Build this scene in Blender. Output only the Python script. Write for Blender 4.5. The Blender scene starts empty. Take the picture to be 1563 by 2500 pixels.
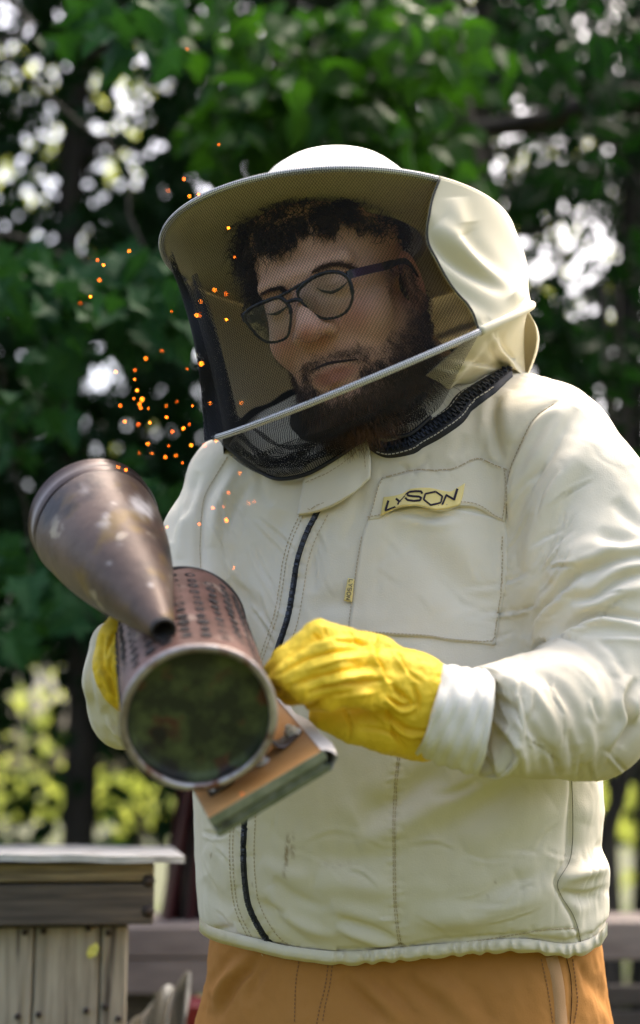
import bpy, math, random
import numpy as np
from mathutils import Vector, Matrix
from mathutils.bvhtree import BVHTree
random.seed(7); rng = np.random.default_rng(7)
scene = bpy.context.scene
COL = scene.collection

# ------------------------------------------------------------------ camera
FPX = 3472.2; CX = 781.5; CY = 1250.0           # focal length in photo pixels (50 mm on a 36 mm tall frame)
PITCH = math.radians(12.0); CAM = np.array([0.0, 0.0, 1.1])
cs, sn = math.cos(PITCH), math.sin(PITCH)
RGT = np.array([1.0, 0, 0]); UPV = np.array([0, -sn, cs]); FWD = np.array([0, cs, sn])
cam_d = bpy.data.cameras.new('camera'); cam_o = bpy.data.objects.new('camera', cam_d); COL.objects.link(cam_o)
cam_d.sensor_fit = 'VERTICAL'; cam_d.sensor_height = 36; cam_d.sensor_width = 22.5; cam_d.lens = 50
cam_d.clip_start = 0.05; cam_d.clip_end = 1000
cam_o.location = CAM; cam_o.rotation_euler = (math.radians(90) + PITCH, 0, 0)
cam_d.dof.use_dof = True; cam_d.dof.focus_distance = 1.47; cam_d.dof.aperture_fstop = 2.4
scene.camera = cam_o

# ------------------------------------------------------------------ light
SUN_EL, SUN_AZ = math.radians(60), math.radians(38)      # azimuth clockwise from +Y (north)
w = bpy.data.worlds.new("World"); scene.world = w; w.use_nodes = True
nt = w.node_tree; nt.nodes.clear()
sky = nt.nodes.new('ShaderNodeTexSky'); sky.sky_type = 'NISHITA'; sky.sun_disc = False
sky.sun_elevation = SUN_EL; sky.sun_rotation = SUN_AZ; sky.air_density = 1.0; sky.dust_density = 10.0; sky.ozone_density = 0.4
bg = nt.nodes.new('ShaderNodeBackground'); bg.inputs['Strength'].default_value = 0.15
wo = nt.nodes.new('ShaderNodeOutputWorld')
nt.links.new(sky.outputs[0], bg.inputs[0]); nt.links.new(bg.outputs[0], wo.inputs[0])
sl = bpy.data.lights.new('sun', 'SUN'); sl.energy = 1.3; sl.angle = math.radians(28); sl.color = (1.0, 0.92, 0.80)
so = bpy.data.objects.new('sun', sl); COL.objects.link(so)
sd = Vector((math.sin(SUN_AZ) * math.cos(SUN_EL), math.cos(SUN_AZ) * math.cos(SUN_EL), math.sin(SUN_EL)))
so.rotation_euler = (-sd).to_track_quat('-Z', 'Y').to_euler(); so.location = (3, -4, 6)
vs = scene.view_settings
vs.view_transform = 'Standard'; vs.look = 'None'; vs.exposure = 1.9; vs.gamma = 1; vs.use_curve_mapping = False
scene.render.engine = 'CYCLES'
cy = scene.cycles
cy.use_denoising = True; cy.max_bounces = 8; cy.transparent_max_bounces = 24; cy.sample_clamp_indirect = 6
cy.diffuse_bounces = 4; cy.caustics_reflective = False; cy.caustics_refractive = False

# ------------------------------------------------------------------ space helpers
def C2W(p):
    p = np.asarray(p, float); return CAM + p[..., 0:1] * RGT + p[..., 1:2] * UPV + p[..., 2:3] * FWD
def W2C(p):
    q = np.asarray(p, float) - CAM; return np.stack([q @ RGT, q @ UPV, q @ FWD], -1)
def PC(x, y, D): return np.array([(x - CX) / FPX * D, (CY - y) / FPX * D, D])     # photo pixel + depth -> camera space
def PW(x, y, D): return C2W(PC(x, y, D))
def proj(p): return CX + FPX * p[..., 0] / p[..., 2], CY - FPX * p[..., 1] / p[..., 2]
def nrm(v): v = np.asarray(v, float); return v / (np.linalg.norm(v, axis=-1, keepdims=True) + 1e-12)
def Z(ox, oy, s, pts): return [(ox + a / s, oy + b / s) for a, b in pts]
def z1(p): return Z(350, 320, 1.512, p)
def z2(p): return Z(50, 1100, 1.779, p)
def z3(p): return Z(600, 1400, 1.570, p)
def z4(p): return Z(700, 900, 1.752, p)
def z5(p): return Z(0, 1850, 1.890, p)
def z6(p): return Z(763, 1850, 1.890, p)
def z7(p): return Z(550, 550, 2.520, p)
def za(p): return Z(380, 340, 2.813, p)
def zb(p): return Z(850, 380, 2.908, p)
def zc(p): return Z(480, 1650, 3.780, p)
def zl(p): return Z(880, 1150, 5.400, p)

def crom(pts, n):
    P = np.asarray(pts, float); P = np.vstack([2 * P[0] - P[1], P, 2 * P[-1] - P[-2]])
    m = len(P) - 3; t = np.linspace(0, m - 1e-9, n); i = t.astype(int); u = (t - i)[:, None]
    a, b, c, d = P[i], P[i + 1], P[i + 2], P[i + 3]
    return .5 * (2 * b + (c - a) * u + (2 * a - 5 * b + 4 * c - d) * u ** 2 + (3 * b - a - 3 * c + d) * u ** 3)
def resamp(P, n=None, step=None):
    P = np.asarray(P, float); L = np.r_[0, np.cumsum(np.linalg.norm(np.diff(P, axis=0), axis=1))]
    if n is None: n = max(2, int(L[-1] / step) + 1)
    t = np.linspace(0, L[-1], n); return np.stack([np.interp(t, L, P[:, k]) for k in range(P.shape[1])], 1)

# ------------------------------------------------------------------ materials
def mat(name, base=(.5, .5, .5), rough=.7, base2=None, nscale=8, nlo=.35, nhi=.65, bump=None, bscale=200, metal=0, spec=.5,
        stretch=None, sub=None, emis=None, sheen=0, trans=None, attr=None, attrcol=None, coat=0, detail=6, coord='Object', spots=None):
    m = bpy.data.materials.new(name); m.use_nodes = True; N = m.node_tree; L = N.links
    b = N.nodes['Principled BSDF']; b.inputs['Roughness'].default_value = rough; b.inputs['Metallic'].default_value = metal
    b.inputs['Specular IOR Level'].default_value = spec; b.inputs['Base Color'].default_value = (*base, 1)
    if sheen: b.inputs['Sheen Weight'].default_value = sheen; b.inputs['Sheen Roughness'].default_value = .5
    if coat: b.inputs['Coat Weight'].default_value = coat
    if sub: b.inputs['Subsurface Weight'].default_value = sub; b.inputs['Subsurface Radius'].default_value = (.01, .004, .002); b.inputs['Subsurface Scale'].default_value = 1
    if emis: b.inputs['Emission Color'].default_value = (*emis[0], 1); b.inputs['Emission Strength'].default_value = emis[1]
    tc = N.nodes.new('ShaderNodeTexCoord'); vec = tc.outputs[coord]
    if stretch:
        mp = N.nodes.new('ShaderNodeMapping'); mp.inputs['Scale'].default_value = stretch; L.new(vec, mp.inputs[0]); vec = mp.outputs[0]
    col = None
    if base2:
        n = N.nodes.new('ShaderNodeTexNoise'); n.inputs['Scale'].default_value = nscale; n.inputs['Detail'].default_value = detail; n.inputs['Roughness'].default_value = .6
        L.new(vec, n.inputs['Vector'])
        r = N.nodes.new('ShaderNodeValToRGB'); r.color_ramp.elements[0].position = nlo; r.color_ramp.elements[1].position = nhi
        r.color_ramp.elements[0].color = (*base, 1); r.color_ramp.elements[1].color = (*base2, 1)
        L.new(n.outputs['Fac'], r.inputs[0]); col = r.outputs[0]
    def over(col, fac, c2):
        mx = N.nodes.new('ShaderNodeMix'); mx.data_type = 'RGBA'; L.new(fac, mx.inputs['Factor'])
        if col is None: mx.inputs['A'].default_value = (*base, 1)
        else: L.new(col, mx.inputs['A'])
        mx.inputs['B'].default_value = (*c2, 1); return mx.outputs['Result']
    if spots:
        for (c2, sc, lo, hi) in spots:
            n = N.nodes.new('ShaderNodeTexNoise'); n.inputs['Scale'].default_value = sc; n.inputs['Detail'].default_value = 5; L.new(vec, n.inputs['Vector'])
            mr = N.nodes.new('ShaderNodeMapRange'); mr.inputs[1].default_value = lo; mr.inputs[2].default_value = hi; L.new(n.outputs['Fac'], mr.inputs[0])
            col = over(col, mr.outputs[0], c2)
    if attr:
        for nm, c2 in (attr if isinstance(attr, list) else [(attr, attrcol)]):
            a = N.nodes.new('ShaderNodeAttribute'); a.attribute_name = nm; col = over(col, a.outputs['Fac'], c2)
    if col is not None: L.new(col, b.inputs['Base Color'])
    if bump:
        n = N.nodes.new('ShaderNodeTexNoise'); n.inputs['Scale'].default_value = bscale; n.inputs['Detail'].default_value = 4
        L.new(vec, n.inputs['Vector']); bp = N.nodes.new('ShaderNodeBump'); bp.inputs['Strength'].default_value = 1; bp.inputs['Distance'].default_value = bump
        L.new(n.outputs['Fac'], bp.inputs['Height']); L.new(bp.outputs[0], b.inputs['Normal'])
    if trans:
        tr = N.nodes.new('ShaderNodeBsdfTranslucent'); tr.inputs[0].default_value = (*trans[0], 1)
        if col is not None and trans[0] == 'c': L.new(col, tr.inputs[0])
        mx = N.nodes.new('ShaderNodeMixShader'); mx.inputs[0].default_value = trans[1]
        L.new(b.outputs[0], mx.inputs[1]); L.new(tr.outputs[0], mx.inputs[2]); L.new(mx.outputs[0], N.nodes['Material Output'].inputs[0])
    return m

CREAM = (.73, .675, .545)
M = {}
M['jacket'] = mat('cream_cotton', CREAM, .9, (.765, .72, .60), 5, bump=.00025, bscale=700, spec=.06, attr=[('stain', (.30, .22, .12)), ('grime', (.60, .54, .42))])
M['jacket2'] = mat('cream_cotton_flap', (.745, .69, .565), .9, (.775, .73, .61), 9, bump=.00025, bscale=700, spec=.06)
M['hoodcloth'] = mat('ivory_hood_cotton', (.80, .745, .575), .88, (.83, .775, .62), 6, bump=.0001, bscale=900, spec=.2, trans=((.80, .74, .52), .16))
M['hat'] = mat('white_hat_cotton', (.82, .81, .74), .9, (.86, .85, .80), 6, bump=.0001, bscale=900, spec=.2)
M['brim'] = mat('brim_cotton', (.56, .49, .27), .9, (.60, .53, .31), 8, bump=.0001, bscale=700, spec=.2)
M['thread'] = mat('tan_thread', (.50, .41, .27), .8)
M['thread_w'] = mat('grey_thread', (.5, .47, .42), .8)
M['piping'] = mat('white_piping', (.80, .80, .76), .7)
M['zip'] = mat('black_zip_tape', (.008, .010, .016), .6, bump=.0002, bscale=600, spec=.4)
M['ziptooth'] = mat('black_zip_teeth', (.02, .026, .045), .3, spec=.6)
M['trousers'] = mat('tan_duck_canvas', (.40, .18, .046), .92, (.47, .225, .068), 7, bump=.00025, bscale=500, spec=.15)
M['webbing'] = mat('tan_webbing', (.47, .27, .13), .9, bump=.0004, bscale=900)
M['glove'] = mat('yellow_leather', (.86, .58, .022), .62, (.90, .65, .05), 14, bump=.0006, bscale=120, spec=.35, attr=[('grime', (.26, .16, .03))])
M['cuff'] = mat('white_gauntlet_cotton', (.78, .745, .65), .9, (.81, .78, .70), 8, bump=.0003, bscale=300)
M['skin'] = mat('skin', (.80, .46, .32), .5, (.85, .52, .375), 18, sub=.08, bump=.0007, bscale=260, attr=[('rose', (.66, .26, .19)), ('lip', (.56, .20, .17)), ('stubble', (.16, .09, .05))])
M['hair'] = mat('dark_brown_hair', (.020, .012, .007), .42, (.055, .030, .016), 60)
M['beard'] = mat('brown_beard', (.045, .022, .011), .5, (.13, .06, .025), 40)
M['glasses'] = mat('blue_black_acetate', (.006, .009, .016), .22, spec=.6)
M['temple'] = mat('purple_temple', (.055, .028, .07), .3, spec=.6)
M['shirt_and_neck_shade'] = mat('black_shirt_and_shade', (.010, .010, .012), .9)
M['eye'] = mat('eyeball', (.5, .47, .43), .2); M['lash_shade'] = mat('dark_lash_and_shade', (.012, .007, .005), .7)
M['mouthline'] = mat('mouth_inside', (.03, .008, .006), .5)
M['yellowlabel'] = mat('yellow_woven_label', (.84, .68, .25), .8, (.88, .73, .32), 40)
M['ink'] = mat('dark_label_print', (.022, .013, .03), .8)
M['lens'] = None

def glassmat():
    m = bpy.data.materials.new('spectacle_lens'); m.use_nodes = True; N = m.node_tree; L = N.links; N.nodes.clear()
    o = N.nodes.new('ShaderNodeOutputMaterial'); t = N.nodes.new('ShaderNodeBsdfTransparent'); g = N.nodes.new('ShaderNodeBsdfGlossy'); g.inputs['Roughness'].default_value = .02
    t.inputs[0].default_value = (.93, .95, .96, 1); mx = N.nodes.new('ShaderNodeMixShader'); f = N.nodes.new('ShaderNodeFresnel'); f.inputs[0].default_value = 1.5
    L.new(f.outputs[0], mx.inputs[0]); L.new(t.outputs[0], mx.inputs[1]); L.new(g.outputs[0], mx.inputs[2]); L.new(mx.outputs[0], o.inputs[0]); return m
M['lens'] = glassmat()

def netmat(name, pitch=.0023, thread=.36, col=(.003, .0035, .006), weave=True):
    """Woven netting: diamond threads with open holes between them, laid out in the cloth's own UVs (metres)."""
    m = bpy.data.materials.new(name); m.use_nodes = True; N = m.node_tree; L = N.links; N.nodes.clear()
    o = N.nodes.new('ShaderNodeOutputMaterial'); t = N.nodes.new('ShaderNodeBsdfTransparent')
    d = N.nodes.new('ShaderNodeBsdfPrincipled'); d.inputs['Base Color'].default_value = (*col, 1); d.inputs['Roughness'].default_value = .6; d.inputs['Specular IOR Level'].default_value = .25
    uv = N.nodes.new('ShaderNodeUVMap'); sp = N.nodes.new('ShaderNodeSeparateXYZ'); L.new(uv.outputs[0], sp.inputs[0])
    def mth(op, a, b=None):
        n = N.nodes.new('ShaderNodeMath'); n.operation = op
        for i, x in enumerate((a, b)):
            if x is None: continue
            if isinstance(x, (int, float)): n.inputs[i].default_value = x
            else: L.new(x, n.inputs[i])
        return n.outputs[0]
    u = sp.outputs[0]; v = sp.outputs[1]
    p = mth('MULTIPLY', mth('ADD', u, mth('MULTIPLY', v, .8)), .75 / pitch); q = mth('MULTIPLY', mth('SUBTRACT', u, mth('MULTIPLY', v, .8)), .75 / pitch)
    fp = mth('FRACT', p); fq = mth('FRACT', q)
    a = mth('MAXIMUM', mth('LESS_THAN', fp, thread), mth('LESS_THAN', fq, thread))
    mx = N.nodes.new('ShaderNodeMixShader'); L.new(a, mx.inputs[0]); L.new(t.outputs[0], mx.inputs[1]); L.new(d.outputs[0], mx.inputs[2]); L.new(mx.outputs[0], o.inputs[0])
    return m
M['net'] = netmat('black_netting', .0024, .17)
M['net2'] = netmat('black_netting_dense', .0024, .30)

def pipingmat():
    """white hoop tube with the black netting stretched over it"""
    m = mat('netted_piping', (.82, .82, .80), .6); N = m.node_tree; L = N.links; b = N.nodes['Principled BSDF']
    uv = N.nodes.new('ShaderNodeUVMap'); ck = N.nodes.new('ShaderNodeTexChecker'); ck.inputs['Scale'].default_value = 1
    mp = N.nodes.new('ShaderNodeMapping'); mp.inputs['Rotation'].default_value = (0, 0, math.radians(45)); mp.inputs['Scale'].default_value = (640, 640, 640)
    L.new(uv.outputs[0], mp.inputs[0]); L.new(mp.outputs[0], ck.inputs[0])
    ck.inputs[1].default_value = (.80, .80, .80, 1); ck.inputs[2].default_value = (.07, .07, .09, 1); L.new(ck.outputs[0], b.inputs['Base Color']); return m
M['netpipe'] = pipingmat()

# ------------------------------------------------------------------ object helpers
def tag(o, label=None, cat=None, group=None, kind=None):
    if label: o['label'] = label
    if cat: o['category'] = cat
    if group: o['group'] = group
    if kind: o['kind'] = kind
    return o
def thing(name, label, cat, loc=(0, 0, 0), group=None):
    o = bpy.data.objects.new(name, None); COL.objects.link(o); o.location = loc; o.empty_display_size = .1
    return tag(o, label, cat, group)
def wloc(o):
    p = np.zeros(3)
    while o is not None: p = p + np.array(o.location); o = o.parent
    return p
def obj(name, V, F, m, parent=None, smooth=True, uv=None, mats=None, fmat=None, attrs=None, cam=True, kind=None):
    """V in camera space (cam=True) or world space; links it as ONE mesh object."""
    V = np.asarray(V, float)
    if cam: V = C2W(V)
    me = bpy.data.meshes.new(name)
    off = wloc(parent) if parent is not None else np.zeros(3)
    V = V - off
    if isinstance(F, np.ndarray):
        n, k = F.shape
        me.vertices.add(len(V)); me.vertices.foreach_set('co', V.astype(np.float32).ravel())
        me.loops.add(n * k); me.loops.foreach_set('vertex_index', F.astype(np.int32).ravel())
        me.polygons.add(n); me.polygons.foreach_set('loop_start', np.arange(0, n * k, k, dtype=np.int32))
        me.update(calc_edges=True)
    else:
        me.from_pydata(V.tolist(), [], [list(map(int, f)) for f in F]); me.update()
    if uv is not None:
        l = me.uv_layers.new(name='UVMap'); vi = np.zeros(len(me.loops), np.int32); me.loops.foreach_get('vertex_index', vi)
        l.data.foreach_set('uv', np.asarray(uv, np.float32)[vi].ravel())
    for mm in (mats or [m]): me.materials.append(mm)
    if fmat is not None: me.polygons.foreach_set('material_index', np.asarray(fmat, np.int32))
    if smooth: me.polygons.foreach_set('use_smooth', np.ones(len(me.polygons), bool))
    for k, a in (attrs or {}).items():
        at = me.attributes.new(k, 'FLOAT', 'POINT'); at.data.foreach_set('value', np.asarray(a, np.float32))
    me.validate(); o = bpy.data.objects.new(name, me); COL.objects.link(o)
    if parent is not None: o.parent = parent
    if kind: o['kind'] = kind
    return o

class MB:
    def __init__(s): s.V = []; s.F = []; s.M = []; s.n = 0; s.uv = []
    def add(s, V, F, mi=0, uv=None):
        V = np.asarray(V, float); s.V.append(V); s.F += [tuple(int(i) + s.n for i in f) for f in F]; s.M += [mi] * len(F); s.n += len(V)
        s.uv.append(np.zeros((len(V), 2)) if uv is None else np.asarray(uv)); return s
    def box(s, c, ax, h, mi=0):
        """centre, three axes (rows), half sizes"""
        ax = np.asarray(ax, float); c = np.asarray(c, float); V = []
        for i in (-1, 1):
            for j in (-1, 1):
                for k in (-1, 1): V.append(c + ax[0] * h[0] * i + ax[1] * h[1] * j + ax[2] * h[2] * k)
        F = [(0, 1, 3, 2), (4, 6, 7, 5), (0, 4, 5, 1), (2, 3, 7, 6), (0, 2, 6, 4), (1, 5, 7, 3)]
        if np.linalg.det(ax) < 0: F = [f[::-1] for f in F]
        return s.add(V, F, mi)
    def tube(s, P, r, n=8, caps=True, mi=0, closed=False):
        P = np.asarray(P, float); m = len(P); r = np.broadcast_to(np.asarray(r, float), (m,))
        if closed: T = nrm(np.roll(P, -1, 0) - np.roll(P, 1, 0))
        else: T = nrm(np.gradient(P, axis=0))
        ref = np.array([0, 0, 1.]) if abs(T[0] @ [0, 0, 1.]) < .9 else np.array([1., 0, 0])
        A = nrm(np.cross(T[0], ref)); V = []; uv = []; L = 0
        for i in range(m):
            A = nrm(A - T[i] * (A @ T[i])); B = np.cross(T[i], A)
            if i: L += np.linalg.norm(P[i] - P[i - 1])
            for k in range(n):
                t = 2 * math.pi * k / n; V.append(P[i] + r[i] * (math.cos(t) * A + math.sin(t) * B)); uv.append((L, r[i] * t))
        F = []
        for i in range(m if closed else m - 1):
            j = (i + 1) % m
            for k in range(n):
                l = (k + 1) % n; F.append((i * n + k, i * n + l, j * n + l, j * n + k))
        if caps and not closed: F.append(tuple(range(n))[::-1]); F.append(tuple((m - 1) * n + k for k in range(n)))
        return s.add(V, F, mi, uv)
    def lathe(s, c, axis, prof, n=48, mi=0, ref=None):
        """prof: list of (along, radius)"""
        a = nrm(axis); ref = np.array([0, 1., 0]) if ref is None else ref
        u = nrm(np.cross(a, ref)); v = np.cross(a, u); V = []
        for (t, r) in prof:
            for k in range(n):
                th = 2 * math.pi * k / n; V.append(np.asarray(c) + a * t + r * (math.cos(th) * u + math.sin(th) * v))
        F = []
        for i in range(len(prof) - 1):
            for k in range(n): F.append((i * n + k, i * n + (k + 1) % n, (i + 1) * n + (k + 1) % n, (i + 1) * n + k))
        return s.add(V, F, mi)
    def build(s, name, m, parent=None, **k):
        V = np.vstack(s.V); uv = np.vstack(s.uv) if k.pop('useuv', False) else None
        return obj(name, V, s.F, m, parent, uv=uv, fmat=s.M if k.get('mats') else None, **k)

# ------------------------------------------------------------------ signed distance clay
def smin(a, b, k):
    if k <= 0: return np.minimum(a, b)
    h = np.clip(.5 + .5 * (b - a) / k, 0, 1); return b * (1 - h) + a * h - k * h * (1 - h)
def smax(a, b, k): return -smin(-a, -b, k)
def rcone(P, a, b, ra, rb):
    a = np.asarray(a, np.float32); b = np.asarray(b, np.float32); d = b - a; L2 = float(d @ d)
    t = np.clip(((P - a) @ d) / L2, 0, 1); q = P - a - t[..., None] * d
    return np.sqrt((q * q).sum(-1)) - (ra + (rb - ra) * t)
def ell(P, c, r, R=None):
    q = P - np.asarray(c, np.float32)
    if R is not None: q = q @ np.asarray(R, np.float32)
    r = np.asarray(r, np.float32); k0 = np.sqrt(((q / r) ** 2).sum(-1)); k1 = np.sqrt(((q / (r * r)) ** 2).sum(-1)) + 1e-9
    return k0 * (k0 - 1) / k1
def chain(P, pts, k=.01):
    d = None
    for (a, ra), (b, rb) in zip(pts[:-1], pts[1:]):
        e = rcone(P, a, b, ra, rb); d = e if d is None else smin(d, e, k)
    return d
def nets(fn, lo, hi, h):
    lo = np.array(lo, float); hi = np.array(hi, float); n = np.ceil((hi - lo) / h).astype(int) + 1
    ax = [lo[i] + h * np.arange(n[i]) for i in range(3)]
    F = np.empty(n, np.float32)
    step = max(1, int(1.5e6 // (n[1] * n[2])))
    for i in range(0, n[0], step):
        g = np.stack(np.meshgrid(ax[0][i:i + step], ax[1], ax[2], indexing='ij'), -1).astype(np.float32); F[i:i + step] = fn(g)
    S = F < 0; cn = n - 1; pos = np.zeros((*cn, 3), np.float32); cnt = np.zeros(cn, np.float32); cross = []
    for a in range(3):
        s0 = [slice(None)] * 3; s1 = [slice(None)] * 3; s0[a] = slice(0, -1); s1[a] = slice(1, None)
        A = F[tuple(s0)]; Bq = F[tuple(s1)]; c = (S[tuple(s0)] != S[tuple(s1)]); t = np.where(c, A / np.where(c, A - Bq, 1), 0)
        cross.append((c, S[tuple(s0)])); o = [x for x in range(3) if x != a]
        for d0 in (0, 1):
            for d1 in (0, 1):
                sl = [slice(None)] * 3; sl[o[0]] = slice(d0, cn[o[0]] + d0); sl[o[1]] = slice(d1, cn[o[1]] + d1); sl = tuple(sl)
                cc = c[sl].astype(np.float32); cnt += cc; pos[..., a] += t[sl] * cc; pos[..., o[0]] += d0 * cc; pos[..., o[1]] += d1 * cc
    act = cnt > 0; idx = -np.ones(cn, np.int64); I = np.argwhere(act); idx[act] = np.arange(len(I))
    V = lo + h * (I + pos[act] / cnt[act][:, None]); Fs = []
    for a in range(3):
        c, s = cross[a]; o = [(a + 1) % 3, (a + 2) % 3]; E = np.argwhere(c)
        E = E[(E[:, o[0]] > 0) & (E[:, o[1]] > 0) & (E[:, o[0]] < cn[o[0]]) & (E[:, o[1]] < cn[o[1]])]
        ins = s[E[:, 0], E[:, 1], E[:, 2]]
        def q(d0, d1):
            e = E.copy(); e[:, o[0]] -= d0; e[:, o[1]] -= d1; return idx[e[:, 0], e[:, 1], e[:, 2]]
        f = np.stack([q(1, 1), q(0, 1), q(0, 0), q(1, 0)], 1); f[~ins] = f[~ins][:, ::-1]; Fs.append(f)
    return V, np.vstack(Fs)
def normals(V, F):
    a = V[F[:, 2]] - V[F[:, 0]]; b = V[F[:, 3 if F.shape[1] > 3 else 1]] - V[F[:, 1 if F.shape[1] > 3 else 0]]
    n = np.cross(a, b) if F.shape[1] > 3 else np.cross(b, a); N = np.zeros_like(V)
    for k in range(F.shape[1]): 
        for c in range(3): N[:, c] += np.bincount(F[:, k], n[:, c], len(V))
    return nrm(N)
def subdiv(V, F, it=1):
    """Catmull-Clark by the modifier"""
    me = bpy.data.meshes.new('tmp'); me.vertices.add(len(V)); me.vertices.foreach_set('co', V.astype(np.float32).ravel())
    me.loops.add(F.size); me.loops.foreach_set('vertex_index', F.astype(np.int32).ravel()); me.polygons.add(len(F))
    me.polygons.foreach_set('loop_start', np.arange(0, F.size, 4, dtype=np.int32)); me.update(calc_edges=True)
    o = bpy.data.objects.new('tmp', me); COL.objects.link(o); md = o.modifiers.new('s', 'SUBSURF'); md.levels = it; md.render_levels = it
    dg = bpy.context.evaluated_depsgraph_get(); e = o.evaluated_get(dg); m2 = e.to_mesh()
    V2 = np.zeros(len(m2.vertices) * 3, np.float32); m2.vertices.foreach_get('co', V2); F2 = np.zeros(len(m2.loops), np.int32); m2.loops.foreach_get('vertex_index', F2)
    e.to_mesh_clear(); bpy.data.objects.remove(o); bpy.data.meshes.remove(me)
    return V2.reshape(-1, 3).astype(float), F2.reshape(-1, 4)
def vnoise(P, scale, seed=0, octs=3):
    """cheap smooth noise: a sum of randomly oriented sines"""
    r = np.random.default_rng(seed); out = np.zeros(len(P)); a = 1; tot = 0
    for o in range(octs):
        for _ in range(5):
            k = nrm(r.normal(size=3)) * scale * (2 ** o) * r.uniform(.7, 1.3); ph = r.uniform(0, 6.28)
            w_ = nrm(r.normal(size=3)) * scale * (2 ** o) * .6
            out += a * np.sin(P @ k * 6.28 + ph + 1.3 * np.sin(P @ w_ * 6.28 + ph * 2)); tot += a
        a *= .55
    return out / tot * 2
def strokes(px, py, ST, out=None):
    """cloth folds: each stroke is (kind, half width px, amplitude m, points)"""
    out = np.zeros(len(px)) if out is None else out
    for (kind, wd, amp, pts) in ST:
        wd0 = wd; wd = abs(wd); sg = 1 if wd0 > 0 else -1; Q = resamp(crom(pts, 24) if len(pts) > 2 else pts, 22); r = wd * 4.2
        sel = np.where((px > Q[:, 0].min() - r) & (px < Q[:, 0].max() + r) & (py > Q[:, 1].min() - r) & (py < Q[:, 1].max() + r))[0]
        if not len(sel): continue
        x = px[sel]; y = py[sel]; best = np.full(len(sel), 1e9); ss = np.zeros(len(sel)); tt = np.zeros(len(sel))
        for i in range(len(Q) - 1):
            a, b = Q[i], Q[i + 1]; d = b - a; L = np.hypot(*d) + 1e-6; d = d / L; u = (x - a[0]) * d[0] + (y - a[1]) * d[1]
            s = d[0] * (y - a[1]) - d[1] * (x - a[0]); uc = np.clip(u, 0, L); ds = np.hypot(s, u - uc); k = ds < best
            best[k] = ds[k]; ss[k] = np.sign(s[k]) * ds[k]; tt[k] = (i + uc[k] / L) / (len(Q) - 1)
        tp = np.clip(np.sin(np.pi * np.clip(tt, .0, 1)), 0, 1) ** .6
        if kind.endswith('|'): tp = np.ones_like(tp); tp *= np.exp(-(np.clip(best - wd * 3, 0, None) / wd))
        k0 = kind[0]; g = np.exp(-(ss / wd) ** 2)
        if k0 == 'v': dz = -g
        elif k0 == 'r': dz = g
        else: dz = -g + .75 * np.exp(-((ss * sg - 1.9 * wd) / (1.35 * wd)) ** 2)
        out[sel] += amp * dz * tp
    return out
def pucker(px, py, pts, spacing, length, amp, seed=0, out=None, side=0):
    out = np.zeros(len(px)) if out is None else out; r = np.random.default_rng(seed); P = resamp(crom(pts, 60), step=spacing)
    T = nrm(np.gradient(P, axis=0)); ST = []
    for i in range(len(P)):
        n = np.array([-T[i][1], T[i][0]]); l = length * r.uniform(.5, 1.4)
        for s in ((-1, 1) if side == 0 else (side,)):
            if r.random() < .75:
                a = P[i] + n * s * 1; b = a + n * s * l + T[i] * r.uniform(-.5, .5) * l * .6; ST.append(('v', spacing * r.uniform(.22, .42), amp * r.uniform(.4, 1.2), [tuple(a - n * s * l * .4), tuple(b)]))
    return strokes(px, py, ST, out)
class Surf:
    """ray target: finds the garment point under a photo pixel"""
    def __init__(s, V, F): s.b = BVHTree.FromPolygons([tuple(v) for v in V], [tuple(int(i) for i in f) for f in F])
    def hit(s, x, y, far=1.5):
        d = Vector(((x - CX) / FPX, (CY - y) / FPX, 1.0)).normalized(); h = s.b.ray_cast(Vector((0, 0, 0)), d)
        if h[0] is None: p = np.array(PC(x, y, far)); return p, np.array([0, 0, -1.])
        n = np.array(h[1]); 
        if n @ np.array(d) > 0: n = -n
        return np.array(h[0]), n
def strip(S, pts, wpx, off, n=None, step=8, far=1.5, crown=0, nv=5, edge=True, offv=None):
    """cloth strip lying on surface S along a pixel path"""
    P = resamp(crom(pts, 80) if len(pts) > 2 else np.array(pts, float), n=n, step=step); T = nrm(np.gradient(P, axis=0)); V = []; m = len(P)
    wpx = np.broadcast_to(np.asarray(wpx, float), (m,)) if np.ndim(wpx) == 0 else np.interp(np.linspace(0, 1, m), np.linspace(0, 1, len(wpx)), wpx)
    for i in range(m):
        nn = np.array([-T[i][1], T[i][0]])
        for j in range(nv):
            u = j / (nv - 1) * 2 - 1; q = P[i] + nn * u * wpx[i] / 2; p, no = S.hit(q[0], q[1], far)
            o = off + crown * (1 - u * u) - (off + .0012 if edge and abs(u) > .99 else 0); V.append(p + np.array([0, 0, -1.]) * o * .7 + no * o * .5)
    F = [(i * nv + j, i * nv + j + 1, (i + 1) * nv + j + 1, (i + 1) * nv + j) for i in range(m - 1) for j in range(nv - 1)]
    return np.array(V), F
def coons(t, r, b, l, nu, nv):
    """t,b left->right; l,r top->bottom"""
    t = resamp(crom(t, 60) if len(t) > 2 else t, nu); b = resamp(crom(b, 60) if len(b) > 2 else b, nu)
    l = resamp(crom(l, 60) if len(l) > 2 else l, nv); r = resamp(crom(r, 60) if len(r) > 2 else r, nv)
    u = np.linspace(0, 1, nu)[None, :, None]; v = np.linspace(0, 1, nv)[:, None, None]
    G = (1 - v) * t[None] + v * b[None] + (1 - u) * l[:, None] + u * r[:, None] - ((1 - u) * (1 - v) * t[0] + u * (1 - v) * t[-1] + (1 - u) * v * b[0] + u * v * b[-1])
    return G
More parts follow.
